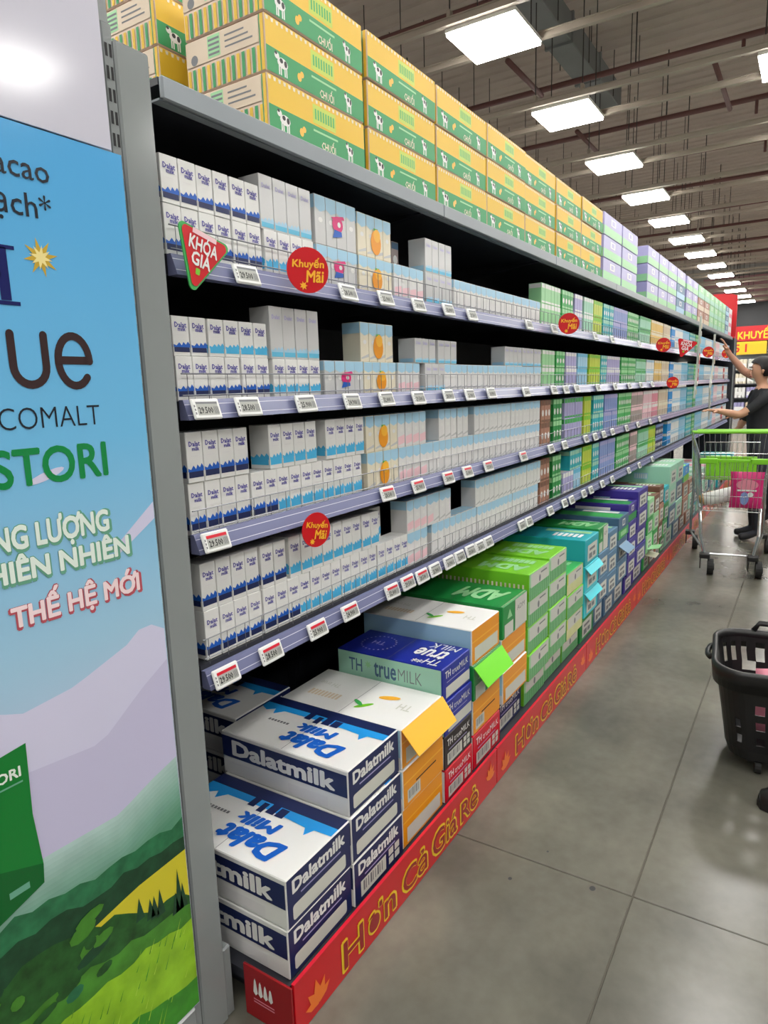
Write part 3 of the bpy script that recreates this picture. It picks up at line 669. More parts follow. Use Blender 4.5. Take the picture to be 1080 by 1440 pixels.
# ================================================================== cardboard cases
def barcode(b, fr, a0, a1, z0, z1, off=.0008):
    b.rect(fr, a0, a1, z0, z1, 'label_grey', off)
    n = 9; st = (a1 - a0) / (n + 2)
    for k in range(n): b.rect(fr, a0 + st * (k + 1), a0 + st * (k + 1) + st * (.35 + .3 * (k % 3 == 0)), z0 + (z1 - z0) * .25, z1 - (z1 - z0) * .1, 'barcode', off + .0003)
def teeth(b, fr, a0, a1, z, m, off=.0009, st=.012, up=1):
    k = a0
    while k < a1 - st * .5:
        b.poly(fr, [(k, z), (k + st * .55, z), (k + st * .45, z + up * st * .45), (k + st * .1, z + up * st * .45)][::up], m, off); k += st
CASES = {}
def case_proto(style, w, d, h):
    key = (style, w, d, h)
    if key in CASES: return CASES[key]
    root = D.objects.new('drink_case', None); COL.objects.link(root); root.empty_display_size = .05
    f = FRONT(0, 0, 0); s = SIDE(0, d, 0); t = TOPF(0, 0, h); tr = Frame((0, 0, h), (0, 1, 0), (-1, 0, 0))   # tr: top lettering read from the far side
    S = style; body = MB(); p = MB(); lab = MB(); ch = .0025
    def body_box(m): body.box(.001, w - .001, 0, d, 0, h - .0005, m, ch)
    def seam(m='ink_black'):
        pass
    if S.startswith('dalat'):
        body_box('white')
        p.rect(f, .003, w - .003, .003, h - .003, 'navy'); p.rect(s, .003, d - .003, h * .42, h - .012, 'navy')
        p.text(s, 'Dalatmilk', d * .10, h * .50, 'white', w=d * .80, h=h * .33, bold=.045, off=.001)
        p.rect(s, d * .05, d * .3, h * .28, h * .32, 'pack_grey', .001); p.rect(s, d * .55, d * .85, h * .08, h * .3, 'pack_grey', .0008)
        p.text(f, 'Dalatmilk', w * .09, h * .64, 'white', w=w * .80, h=h * .25, bold=.04, off=.001)
        p.rect(f, w * .2, w * .82, h * .52, h * .55, 'lavender', .001)
        if S == 'dalat_barcode':
            barcode(lab, f, w * .12, w * .62, h * .1, h * .45)
            for i in range(2):
                for j in range(2): lab.rect(f, w * (.68 + .13 * i), w * (.78 + .13 * i), h * (.12 + .2 * j), h * (.28 + .2 * j), 'label_grey', .0008)
        else: lab.rrect(f, w * .08, w * .9, h * .10, h * .40, .008, 'label_grey', .0008)
        # lid print: sky strip with a navy band along the far edge, big lettering
        p.rect(t, w * .82, w - .003, .003, d - .003, 'navy', .0004)
        pts = [(w * .82, .003), (w * .82, d - .003), (w * .70, d - .003), (w * .64, d * .93), (w * .71, d * .88), (w * .60, d * .85), (w * .71, d * .8), (w * .72, d * .5), (w * .70, d * .3), (w * .68, d * .18), (w * .58, d * .15), (w * .69, d * .12), (w * .70, .003)]
        V = [t.at(a, b_, .0007) for a, b_ in pts]
        for q in range(1, len(V) - 3):
            pass
        for q in range(1, len(pts) - 1):
            p.add([t.at(w * .82, pts[q][1], .0007), t.at(*pts[q], .0007), t.at(*pts[q + 1], .0007), t.at(w * .82, pts[q + 1][1], .0007)], [(3, 2, 1, 0)], 'sky_blue')
        for (a, b_, r1, r2) in ((.70, .45, .03, .03), (.68, .52, .035, .02), (.71, .6, .03, .025), (.69, .38, .02, .03)):
            p.rect(t, w * (a - r1), w * (a + .12), d * (b_ - r2), d * (b_ + r2), 'navy', .001)
        p.text(tr, 'Dalat', d * .16, -w * .36, 'mid_blue', w=d * .42, h=w * .24, bold=.05, off=.0012, slant=.25)
        p.text(tr, 'Milk', d * .30, -w * .58, 'mid_blue', w=d * .28, h=w * .15, bold=.05, off=.0012, slant=.2)
        [p.rect(t, w * .46, w * .5, d * (.66 + .025 * q), d * (.678 + .025 * q), 'barcode', .0012) for q in range(7)]
    elif S.startswith('oat'):
        body_box('paper_white')
        fr_m = 'orange'
        p.rect(f, .003, w - .003, .003, h - .003, fr_m)
        p.rect(f, .003, w - .003, h * .62, h * .66, 'light_orange', .0009); p.rect(f, w * .3, w * .8, h * .45, h * .49, 'ink_black' if S == 'oat_dark' else 'light_orange', .0009)
        if S == 'oat_dark': barcode(lab, f, w * .1, w * .4, h * .1, h * .42)
        else: lab.rect(f, w * .1, w * .93, h * .08, h * .46, 'label_grey', .0009)
        p.rect(s, .003, d - .003, h * .3, h - .004, 'ice_blue', .0004); p.rect(s, .003, d - .003, .003, h * .3, 'pack_grey', .0004)
        p.disc(t, w * .62, d * .30, w * .14, d * .03, 'light_orange', .0008, 14, 1.9); p.disc(t, w * .30, d * .40, w * .13, d * .02, 'lime', .0008, 12, 2.4); p.disc(t, w * .34, d * .46, w * .10, d * .018, 'leaf_green', .0010, 12, 1.0)
        [p.rect(t, w * .26, w * .4, d * (.62 + .03 * q), d * (.64 + .03 * q), 'beige', .001) for q in range(9)]; p.text(tr, 'TH', d * .08, -w * .55, 'label_grey', w=d * .1, h=w * .14, bold=.02, off=.001)
        p.text(tr, 'TH true', d * .72, -w * .65, 'label_grey', w=d * .18, h=w * .1, off=.001)
    elif S.startswith('true'):
        c = {'true_blue': 'royal', 'true_black': 'black_box', 'true_red': 'crimson', 'true_navy': 'navy'}[S]
        body_box(c)
        p.text(f, 'TH', w * .10, h * .66, 'white', w=w * .18, h=h * .2, bold=.02, off=.001); p.text(f, 'trueMILK', w * .33, h * .64, 'white', w=w * .58, h=h * .19, off=.001)
        p.rect(f, w * .15, w * .8, h * .52, h * .545, 'lavender', .0009)
        if S == 'true_blue': lab.rect(f, w * .12, w * .96, h * .08, h * .40, 'label_grey', .0009)
        else:
            barcode(lab, f, w * .1, w * .62, h * .1, h * .44)
            for i in range(2):
                for j in range(2): lab.rect(f, w * (.68 + .13 * i), w * (.78 + .13 * i), h * (.12 + .18 * j), h * (.27 + .18 * j), 'label_grey', .0008)
        p.rect(s, .003, d - .003, .003, h - .003, 'mint' if S == 'true_blue' else 'pack_grey')
        if S == 'true_blue':
            p.text(s, 'TH', d * .12, h * .42, 'slate_blue', w=d * .13, h=h * .38, bold=.01, off=.001); p.star(s, d * .31, h * .68, .016, .007, 7, 'pale_green', .001)
            p.text(s, 'true', d * .37, h * .38, 'slate_blue', w=d * .21, h=h * .42, bold=.02, off=.001); p.text(s, 'MILK', d * .60, h * .40, 'barcode', w=d * .22, h=h * .36, bold=-.012, off=.001)
        p.text(tr, 'TH**', d * .06, -w * .30, 'white', w=d * .24, h=w * .22, bold=.01, off=.001, slant=.15); p.text(tr, 'true', d * .08, -w * .66, 'white', w=d * .28, h=w * .32, bold=.03, off=.001, slant=.15)
        p.text(tr, 'MILK', d * .05, -w * .93, 'white', w=d * .26, h=w * .2, off=.001, slant=.15)
        for k in range(24):
            a = 2 * math.pi * k / 24; p.disc(t, w * .5 + w * .3 * math.cos(a), d * .74 + d * .15 * math.sin(a), .004, .004, 'lavender', .001, 6)
        p.text(tr, 'TH', d * .68, -w * .58, 'lavender', w=d * .12, h=w * .14, off=.001)
    elif S == 'adm':
        body_box('green')
        lab.rect(f, w * .48, w * .97, .004, h * .97, 'label_grey', .0008); lab.rect(f, w * .06, w * .4, .004, h * .42, 'label_grey', .0008); p.poly(f, [(w * .16, h * .55), (w * .36, h * .55), (w * .26, h * .82)], 'pale_green', .001)
        p.text(f, 'ADM', w * .55, h * .6, 'barcode', w=w * .32, h=h * .15, off=.001)
        p.text(tr, 'ADM', d * .10, -w * .72, 'pale_green', w=d * .42, h=w * .46, bold=.05, off=.001, slant=.1); p.rect(t, .004, w - .004, d * .96, d - .003, 'pale_green')
        teeth(p, t, .004, w - .006, .004, 'cream')
    elif S in ('stripe', 'stripe_yellow'):
        c1 = 'pale_green' if S == 'stripe' else 'lime_yellow'
        body_box('lime' if S == 'stripe' else 'leaf_green')
        p.rect(f, .002, w - .002, .003, h - .003, c1)
        k = .006
        while k < w - .008:
            p.rect(f, k, k + .007, .003, h * .5, 'green' if S == 'stripe' else 'cream', .0008); k += .014
        lab.rect(f, w * .08, w * .95, h * .46, h * .95, 'label_grey', .001); lab.disc(f, w * .5, h * .62, .012, .016, 'barcode', .0012, 10); lab.rect(f, w * .55, w * .85, h * .78, h * .84, 'barcode', .0012)
        k = .01
        while k < d - .012:
            p.rect(s, k, k + .008, .003, h * .6, 'cream', .0008); k += .02
        p.text(tr, 'ADM', d * .10, -w * .48, 'pale_green', w=d * .45, h=w * .3, bold=.05, off=.001); [p.rect(t, w * .64, w * .86, d * (.1 + .056 * q), d * (.145 + .056 * q), 'pale_green', .001) for q in range(8)]
    elif S == 'banana':     # long side to the aisle: yellow above, green below
        body_box('carton_pinkish')
        p.rect(f, .002, w - .002, h * .46, h - .003, 'box_yellow'); p.rect(f, .002, w - .002, .003, h * .46, 'box_green')
        teeth(p, f, .004, w - .004, h * .955, 'cream', .0010, .018, -1)
        p.rect(f, w * .42, w * .66, h * .5, h * .86, 'lime_yellow', .0009)
        k = w * .44
        while k < w * .64:
            p.rect(f, k, k + .006, h * .58, h * .78, 'leaf_green', .0012); k += .011
        for a in (.10, .79):      # black and white hide patches
            sc = 1.0 if a < .5 else .7
            bx, bz = w * (a + .045 * sc), h * .27
            p.disc(f, bx, bz, w * .048 * sc, h * .095, 'white', .001, 14); p.disc(f, bx - w * .05 * sc, bz + h * .09, w * .022 * sc, h * .06, 'white', .0011, 10)
            for q in (-.032, -.016, .018, .034): p.rect(f, bx + w * (q - .005) * sc, bx + w * (q + .005) * sc, h * .05, h * .25, 'white', .0009)
            p.disc(f, bx - w * .012 * sc, bz + h * .035, w * .016 * sc, h * .045, 'ink_black', .0013, 9); p.disc(f, bx + w * .026 * sc, bz + h * .01, w * .014 * sc, h * .06, 'ink_black', .0013, 9)
            p.disc(f, bx - w * .058 * sc, bz + h * .13, w * .012 * sc, h * .03, 'ink_black', .0014, 8)
        p.disc(f, w * .30, h * .2, w * .02, h * .08, 'light_orange', .001, 10); p.disc(f, w * .325, h * .27, w * .018, h * .06, 'light_orange', .0012, 10)
        p.text(f, 'CHUỐI', w * .50, h * .05, 'cream', w=w * .15, h=h * .24, bold=.02, off=.0011, res=1); p.rect(f, w * .42, w * .68, h * .34, h * .38, 'pale_green', .001)
        # end face: stripes below, printed panel above
        k = .006; q = 0
        while k < d - .012:
            p.rect(s, k, k + .010, .003, h * .46, 'box_green' if q % 2 else 'box_yellow', .0008); k += .0165; q += 1
        p.rect(s, d - .012, d - .003, .003, h - .003, 'box_yellow', .001); p.rect(s, d - .016, d - .013, .003, h - .003, 'box_green', .001)
        p.rect(s, .003, d * .93, h * .52, h - .004, 'beige', .0006); p.disc(s, d * .12, h * .62, .012, .012, 'barcode', .001, 12)
        p.rect(s, d * .3, d * .46, h * .56, h * .95, 'pale_green', .0009)
        for q in range(4): p.rect(s, d * .31, d * .45, h * (.60 + .085 * q), h * (.64 + .085 * q), 'barcode', .0012)
        for q in range(3): p.rect(s, d * .52, d * (.86 - .05 * q), h * (.64 + .1 * q), h * (.67 + .1 * q), 'barcode', .001)
        k = .004
    elif S.startswith('two:'):      # two-tone case, names of the two colours follow
        _, c1, c2 = S.split(':'); body_box(c1)
        p.rect(f, .002, w - .002, .003, h * .42, c2); p.rect(f, w * .36, w * .62, h * .55, h * .85, 'white', .001); p.rect(f, w * .42, w * .56, h * .6, h * .8, c1, .0013)
        p.rect(s, .003, d - .003, .003, h * .42, c2); p.rect(s, d * .25, d * .75, h * .55, h * .8, 'paper_white', .001)
        p.rect(t, w * .1, w * .6, .006, d - .006, c2, .0006); p.rect(t, w * .65, w * .85, d * .1, d * .6, 'white', .0008)
        lab.rect(f, w * .2, w * .8, h * .1, h * .32, c2 if c2 != 'leaf_green' else 'pale_green', .001)
    else:                            # 'lab:colour' plain coloured case with a printed address panel
        _, c1 = S.split(':'); body_box(c1)
        lab.rect(f, w * .18, w * .86, h * .12, h * .74, 'label_grey', .001); lab.rect(f, w * .3, w * .7, h * .5, h * .6, 'barcode', .0013); lab.rect(f, w * .28, w * .5, h * .2, h * .4, 'barcode', .0013); lab.rect(f, w * .56, w * .74, h * .22, h * .38, 'barcode', .0013)
        p.text(s, 'FRESH', d * .62, h * .35, 'white', w=d * .0 + .12, h=h * .3, off=.001) if False else p.rect(s, d * .35, d * .6, h * .36, h * .66, 'ice_blue', .001)
        for k in range(6): p.rect(s, d * (.36 + .04 * k), d * (.385 + .04 * k), h * .4, h * .62, 'white', .0013)
        for k in range(6): p.rect(t, w * .25, w * .55, d * (.1 + .06 * k), d * (.14 + .06 * k), 'paper_white', .0008)
        p.rect(t, w * .66, w * .86, d * .05, d * .6, 'pale_green', .0008)
    # packing tape over the lid joint
    body.rect(t, .004, w - .004, d * .5 - .0008, d * .5 + .0008, 'barcode', .0003)
    body.build('carton_body', root); p.build('print', root)
    if lab.f: lab.build('label_panel', root)
    CASES[key] = root
    return root
USED = set()
def put_case(style, w, d, h, x, y, z, label, group, rz=0.0):
    k = (style, w, d, h); p = case_proto(*k)
    o = copy_tree(p) if k in USED else p
    USED.add(k)
    o.location = (x, y, z); o.rotation_euler = (0, 0, rz)
    return tag(o, label, 'case', group)

WORDS = {'dalat': 'white and navy milk case', 'dalat_barcode': 'navy case with barcode', 'oat': 'orange-fronted oat milk case', 'oat_dark': 'orange case with dark line',
         'true_blue': 'royal-blue milk case', 'true_black': 'black milk case', 'true_red': 'crimson milk case', 'true_navy': 'navy milk case', 'adm': 'green case with pale letters',
         'stripe': 'green-striped milk case', 'stripe_yellow': 'yellow-green striped milk case', 'banana': 'yellow and green banana-milk case'}
CW = {'lab:cyan': 'cyan', 'lab:teal': 'teal', 'lab:steel_blue': 'steel-blue', 'lab:slate_blue': 'slate-blue', 'lab:indigo': 'indigo', 'lab:green': 'dark green', 'lab:brown': 'brown', 'lab:mint': 'mint-green', 'lab:pale_green': 'pale green', 'lab:brown_red': 'reddish-brown', 'lab:leaf_green': 'mid-green', 'lab:sky_blue': 'bright blue', 'two:lavender:pale_green': 'lavender and pale-green', 'two:lavender:leaf_green': 'lavender and green', 'two:steel_blue:ice_blue': 'steel-blue and ice-blue', 'two:pale_green:mint': 'pale green', 'two:brown_red:beige': 'brown and beige', 'two:paper_white:rose': 'white and rose', 'two:mint:white': 'mint and white', 'two:indigo:green': 'indigo and green', 'two:slate_blue:leaf_green': 'slate and green', 'two:sky_blue:lime': 'blue and lime'}
def words(s): return WORDS.get(s) or (CW.get(s, 'coloured') + ' drink case')

# floor stacks: (x0, width, depth, case height, [bottom ... top])
ZD = .1125
STACKS = [
    (1.036, .262, .46, .1335, ['dalat', 'dalat']),
    (1.303, .258, .46, .1335, ['dalat_barcode', 'dalat', 'dalat']),
    (1.572, .262, .46, .1305, ['oat', 'oat_dark', 'oat']),
    (1.842, .215, .42, .1185, ['true_red', 'true_black', 'true_blue', 'true_blue']),
    (2.072, .250, .46, .1335, ['true_red', 'oat_dark', 'adm', 'oat']),
    (2.345, .265, .46, .1345, ['true_navy', 'oat', 'oat', 'adm']),
    (2.632, .262, .46, .1190, ['stripe', 'stripe', 'stripe', 'stripe', 'stripe']),
    (2.903, .255, .46, .1205, ['stripe', 'stripe', 'stripe', 'stripe', 'stripe']),
    (3.170, .275, .46, .1150, ['stripe', 'stripe_yellow', 'stripe', 'stripe_yellow']),
    (3.465, .265, .46, .1420, ['lab:green', 'lab:cyan', 'lab:cyan', 'lab:teal']),
    (3.742, .205, .46, .1440, ['lab:slate_blue', 'lab:steel_blue', 'lab:steel_blue', 'adm']),
    (3.955, .225, .46, .1280, ['lab:slate_blue', 'lab:steel_blue', 'lab:steel_blue', 'lab:steel_blue']),
    (4.190, .262, .46, .1390, ['lab:slate_blue', 'lab:steel_blue', 'lab:slate_blue', 'two:slate_blue:leaf_green']),
    (4.462, .240, .46, .1190, ['lab:indigo', 'lab:indigo', 'lab:indigo', 'lab:indigo', 'two:indigo:green']),
    (4.710, .320, .46, .1290, ['lab:indigo', 'lab:indigo', 'lab:indigo', 'lab:indigo', 'lab:indigo']),
    (5.090, .200, .44, .1330, ['lab:leaf_green', 'lab:pale_green', 'lab:leaf_green', 'lab:pale_green']),
    (5.300, .190, .44, .1330, ['lab:brown', 'lab:leaf_green', 'lab:pale_green', 'lab:brown']),
    (5.500, .180, .44, .1430, ['lab:brown_red', 'lab:brown', 'lab:brown_red', 'lab:brown']),
    (5.700, .200, .44, .1350, ['lab:green', 'lab:leaf_green', 'lab:green', 'lab:teal']),
    (5.920, .330, .44, .1700, ['lab:mint', 'lab:slate_blue', 'lab:mint', 'lab:mint']),
    (6.270, .330, .44, .1690, ['lab:slate_blue', 'lab:mint', 'lab:slate_blue', 'lab:mint']),
    (6.640, .300, .44, .1500, ['lab:brown', 'lab:brown_red', 'lab:brown_red', 'two:sky_blue:lime']),
    (7.000, .300, .44, .1450, ['lab:brown_red', 'lab:mint', 'lab:brown_red']), (7.350, .300, .44, .1450, ['lab:teal', 'lab:slate_blue', 'lab:mint']),
    (7.750, .300, .44, .1450, ['lab:mint', 'two:mint:white', 'lab:mint']), (8.150, .300, .44, .1450, ['lab:brown', 'lab:mint', 'two:paper_white:rose']),
    (8.600, .300, .44, .1450, ['lab:slate_blue', 'lab:steel_blue', 'two:paper_white:rose']), (9.100, .300, .44, .1450, ['lab:mint', 'lab:mint']), (9.600, .300, .44, .1450, ['lab:teal', 'lab:teal']),
    (10.10, .300, .44, .1450, ['lab:brown', 'lab:brown']), (10.60, .300, .44, .1450, ['lab:mint', 'lab:mint']), (11.1, .300, .44, .1450, ['lab:teal', 'lab:teal']),
]
NTH = {1: 'lowest', 2: 'second up', 3: 'third up', 4: 'fourth up', 5: 'fifth up'}
PUT = {}
for i, (x0, cw, cd, chh, st) in enumerate(STACKS):
    for k, s in enumerate(st):
        pos = 'topmost' if k == len(st) - 1 else NTH[k + 1]
        o = put_case(s, cw, cd, chh, x0 + random.uniform(-.002, .002), .962 + random.uniform(-.004, .004) + (.02 if x0 > 2.3 and k == 0 else 0), ZD + k * (chh + .0016),
                     '%s, %s in the %s floor stack from the post' % (words(s), pos, ordn(i + 1)), 'drink cases stacked along the shelf foot')
        PUT[(i, k)] = o
# another stack of navy cases deeper under the lowest shelf, behind the first stack
for k in range(3):
    put_case('dalat', .262, .46, .1335, 1.372, 1.435, ZD + k * .1351, 'navy milk case deep under the lowest shelf, %s of the rear stack' % ('lowest', 'second', 'topmost')[k], 'cases behind the front floor stacks')
# torn-open front flaps
def flap(owner, x0, w, y, z, l, ang, m, name='open_flap'):
    b = MB(); c, s_ = math.cos(ang), math.sin(ang)
    fr = Frame((0, 0, 0), (1, 0, 0), (0, -c, s_))
    b.prism(Frame((0, 0, 0), (1, 0, 0), (0, -c, s_)), [(0, 0), (w, 0), (w - .006, l), (.006, l)], .003, m)
    b.rect(fr, w * .08, w * .9, l * .25, l * .32, 'light_orange' if m == 'light_orange' else 'pale_green', .001); b.rect(fr, w * .06, w * .4, l * .5, l * .75, 'cream' if m == 'light_orange' else 'pale_green', .001)
    o = b.build(name, owner); o.location = (x0, y, z); return o
flap(PUT[(2, 2)], 0, .26, -.002, .128, .088, math.radians(-52), 'light_orange')
flap(PUT[(4, 2)], -.002, .252, -.002, .130, .082, math.radians(-52), 'bright_lime')
flap(PUT[(12, 2)], .02, .2, -.002, .10, .07, math.radians(-35), 'steel_blue')
flap(PUT[(9, 2)], .0, .26, -.002, .135, .042, math.radians(-48), 'cyan')
flap(PUT[(9, 1)], .0, .26, -.002, .135, .042, math.radians(-48), 'cyan')
flap(PUT[(15, 0)], .02, .16, -.002, .12, .08, math.radians(-10), 'cream')
flap(PUT[(15, 1)], .02, .16, -.002, .03, .08, math.radians(10), 'pale_green')

# cases on top of the shelving
ZT = 2.1135
TOPX = [1.337, 1.766, 2.192, 2.606, 3.022, 3.458, 3.880]
for i, x in enumerate(TOPX):
    for k in range(3):
        put_case('banana', .408, .262, .1245, x + random.uniform(-.0015, .0015), 1.132 + random.uniform(0, .008), ZT + k * .1262,
                 'yellow and green case atop the shelving, %s column from the post, %s layer' % (ordn(i + 1), ('bottom', 'middle', 'top')[k]), 'yellow cases on top of the shelving')
for k in range(4):
    put_case('banana', .408, .262, .1245, 1.300, 1.455, ZT + k * .1262, 'yellow and green case in the rear row atop the shelving, %s layer' % ('bottom', 'second', 'third', 'top')[k], 'yellow cases on top of the shelving')
lg, ll = 'two:lavender:pale_green', 'two:lavender:leaf_green'
FARTOP = [(4.335, .44, [lg, lg, lg], 0), (4.80, .44, [lg, lg, lg], 0), (5.27, .31, ['two:steel_blue:ice_blue', 'two:steel_blue:ice_blue', lg], .12), (5.60, .42, [lg, lg, lg], 0), (6.05, .38, [lg, lg, lg], 0),
          (6.45, .42, [lg, lg, lg], 0), (6.90, .44, ['two:steel_blue:ice_blue', 'two:steel_blue:ice_blue', lg], 0), (7.45, .36, [lg, lg, lg], 0), (7.83, .36, [ll, lg, lg], 0), (8.24, .45, ['two:brown_red:beige', 'two:brown_red:beige', 'two:pale_green:mint'], 0), (8.72, .45, ['two:brown_red:beige', 'two:brown_red:beige', 'two:pale_green:mint'], 0),
          (9.2, .38, ['two:pale_green:mint'] * 3, 0), (9.62, .38, ['two:pale_green:mint'] * 3, 0), (10.04, .38, ['two:pale_green:mint'] * 3, 0), (10.46, .38, ['two:pale_green:mint'] * 3, 0), (10.88, .38, ['two:steel_blue:ice_blue'] * 3, 0), (11.3, .38, ['two:paper_white:rose'] * 3, 0)]
for i, (x, cw, st, dy) in enumerate(FARTOP):
    for k, s in enumerate(st):
        put_case(s, cw, .30, .128, x, 1.135 + dy, ZT + k * .1297, '%s atop the shelving, %s column past the yellow ones, %s layer' % (words(s), ordn(i + 1), ('bottom', 'middle', 'top')[k]), 'far cases on top of the shelving')

# ================================================================== end unit with the poster on its side
def end_unit():
    root = empty('end_gondola', (.55, 1.1, 0), 'grey steel end unit whose slotted post stands beside the poster', 'shelving')
    ox, oy = -.55, -1.1
    def B(name, *boxes):
        b = MB()
        for q in boxes: b.box(q[0] + ox, q[1] + ox, q[2] + oy, q[3] + oy, q[4], q[5], q[6], q[7] if len(q) > 7 else 0)
        return b.build(name, root)
    p = B('post', (.8835, .960, 1.100, 1.150, .002, 2.128, 'post_grey', .004))
    s = B('slotted_strip', (.861, .8832, 1.104, 1.150, .002, 2.150, 'post_grey', .002))
    b = MB(); fr = FRONT(ox, 1.104 + oy, 0)
    z = .17
    while z < 2.10:
        for a in (.8648, .8738): b.rect(fr, a, a + .0055, z, z + .022, 'slot_black', .0006)
        z += .037
    b.build('slots', s)
    B('post_extension', (.861, .895, 1.125, 1.160, 2.151, 3.0, 'post_grey', .002))
    B('post_foot', (.9602, .985, 1.104, 1.40, .002, .19, 'post_grey', .004))
    B('kick_plate', (.2, .8605, 1.092, 1.104, .002, .130, 'post_grey', .004))
    B('side_panel', (.2, .8605, 1.105, 1.120, .132, 2.10, 'shelf_grey'))
    B('far_side_panel', (.2, .960, 2.05, 2.07, .002, 2.10, 'shelf_grey'))
    B('back_panel', (.955, .960, 1.151, 2.049, .2, 2.10, 'shelf_dark'))
    for i, z in enumerate((.12, .55, .95, 1.35, 1.75, 2.08)): B('shelf', (.22, .9545, 1.122, 2.048, z - .02, z, 'shelf_dark'))
end_unit()
def white_sheet():
    root = empty('plastic_sheet', (.53, 1.094, 1.93), 'glossy white plastic sheet hanging above the blue poster', 'sheet')
    b = MB(); b.box(-.33, .320, -.003, 0, .001, .75, 'gloss_white', .001); b.build('sheet', root); return
    n = 10; V = []; F = []
    for i in range(n + 1):
        for j in range(13):
            x = -.33 + .650 * i / n; z = .001 + .75 * j / 12
            V.append((x, -.002 - .0012 * math.sin(i * .7 + j * .3) - .0008 * math.sin(j * .6), z))
    for i in range(n):
        for j in range(12): k = i * 13 + j; F.append((k, k + 13, k + 14, k + 1))
    b.add(V, F, 'gloss_white'); o = b.build('sheet', root, True)
    m = o.modifiers.new('s', 'SOLIDIFY'); m.thickness = .0015; m.offset = 1
white_sheet()
def poster():
    X0 = .2
    root = empty('advertising_poster', (X0, 1.090, .138), 'tall sky-blue advertising poster with lettering beside the grey post', 'poster')
    W, H_ = .668, 1.790
    b = MB(); b.box(0, W, 0, .004, 0, H_, 'poster_sky_print'); b.build('poster_board', root)
    fr = FRONT(-X0, 0, -.138)
    M('p_lilac', (196, 192, 222), .25); M('p_lilac2', (208, 206, 232), .25); M('p_teal', (104, 166, 140), .25); M('p_forest', (40, 108, 70), .25, noise=.3, nscale=30); M('p_yellow', (206, 196, 44), .25)
    M('p_bush', (34, 84, 34), .25, noise=.4, nscale=30); M('p_mid', (66, 128, 38), .25, noise=.3, nscale=20); M('p_mid2', (58, 138, 34), .25, noise=.3, nscale=20); M('p_grass', (140, 190, 36), .25, noise=.25, nscale=14); M('p_grass2', (170, 208, 60), .25); M('p_dark', (24, 66, 40), .25, noise=.3, nscale=30); M('p_gold', (196, 164, 60), .25); M('p_gold2', (238, 222, 150), .25)
    M('p_brown', (54, 36, 38), .25); M('p_navy', (18, 26, 92), .25); M('p_green', (10, 132, 66), .25); M('p_black', (28, 32, 44), .25); M('p_pale', (226, 238, 230), .25); M('p_pinkw', (244, 220, 224), .25); M('p_redshadow', (184, 84, 96), .25); M('p_carton', (18, 122, 48), .25); M('p_carton2', (10, 96, 40), .25)
    def strip(top, bot, m, off):
        "band between two outlines given at rising x"
        for i in range(len(top) - 1):
            b.add([fr.at(*bot[i], off), fr.at(*bot[i + 1], off), fr.at(*top[i + 1], off), fr.at(*top[i], off)], [(0, 1, 2, 3)], m)
    R_ = .866; xs = [.202 + (R_ - .202) * i / 22 for i in range(23)]
    def prof(pts):
        out = []
        for x in xs:
            for (a, za), (c, zc) in zip(pts, pts[1:]):
                if a <= x <= c + 1e-6: out.append((x, za + (zc - za) * (x - a) / (c - a))); break
        return out
    rnd = random.Random(3)
    b = MB()
    lo = [(x, .142) for x in xs]
    def rough(pts, lo_, hi_): return [(x, z + rnd.uniform(lo_, hi_)) for x, z in prof(pts)]
    strip(prof([(.2, .96), (.45, 1.03), (.56, .98), (.66, .99), (.78, 1.03), (.82, 1.06), (.87, 1.03)]), lo, 'p_lilac2', .0004)
    strip(prof([(.2, .86), (.5, .88), (.7, .86), (.8, .93), (.87, .97)]), lo, 'p_lilac', .0006)
    b.poly(fr, [(.775, 1.205), (.867, 1.262), (.867, 1.295), (.775, 1.225)], 'p_lilac2', .0005)
    b.disc(fr, .655, 1.372, .035, .007, 'p_lilac2', .0005, 14, .3)
    b.build('cloud_print', root)
    b = MB()
    for k in range(14):      # misty hill, deepening downwards in the print
        t = k / 13; nm = 'p_mist%d' % k; M(nm, (int(176 - 90 * t), int(204 - 62 * t), int(200 - 86 * t)), .25, noise=.1, nscale=14)
        strip([(x, z - k * .0095) for x, z in prof([(.2, .70), (.5, .71), (.72, .70), (.80, .73), (.87, .75)])], lo, nm, .0007 + .00006 * k)
    strip(rough([(.2, .62), (.5, .625), (.7, .60), (.87, .60)], -.006, .012), lo, 'p_forest', .0016)
    strip(rough([(.2, .57), (.5, .58), (.7, .565), (.87, .56)], -.006, .012), lo, 'p_dark', .0017)
    strip(prof([(.2, .50), (.62, .505), (.74, .525), (.87, .530)]), lo, 'p_yellow', .0018)
    strip(rough([(.2, .52), (.5, .53), (.62, .52), (.7, .49), (.8, .44), (.87, .425)], -.012, .012), lo, 'p_bush', .0020)
    strip(rough([(.2, .46), (.45, .44), (.6, .43), (.72, .42), (.87, .40)], -.008, .008), lo, 'p_mid', .0021)
    strip(rough([(.2, .33), (.5, .36), (.62, .372), (.74, .37), (.87, .358)], -.006, .010), lo, 'p_grass', .0022)
    strip(rough([(.2, .22), (.5, .22), (.7, .24), (.87, .20)], -.01, .02), lo, 'p_mid2', .0023)
    for (x, z, hh) in ((.838, .40, .10), (.848, .40, .06), (.828, .40, .05), (.79, .425, .06), (.775, .43, .05), (.765, .435, .045), (.74, .45, .05)):
        b.poly(fr, [(x - .011, z), (x + .011, z), (x + .001, z + hh)], 'p_dark', .0025)
    for k in range(150):
        x = rnd.uniform(.22, .855); zz = rnd.uniform(.15, .37); h_ = rnd.uniform(.012, .04)
        b.poly(fr, [(x, zz), (x + .0025, zz), (x + .005 + h_ * .35, min(zz + h_, .40))], rnd.choice(('p_mid', 'p_mid2', 'p_grass', 'p_grass2')), .0026 + .000002 * k)
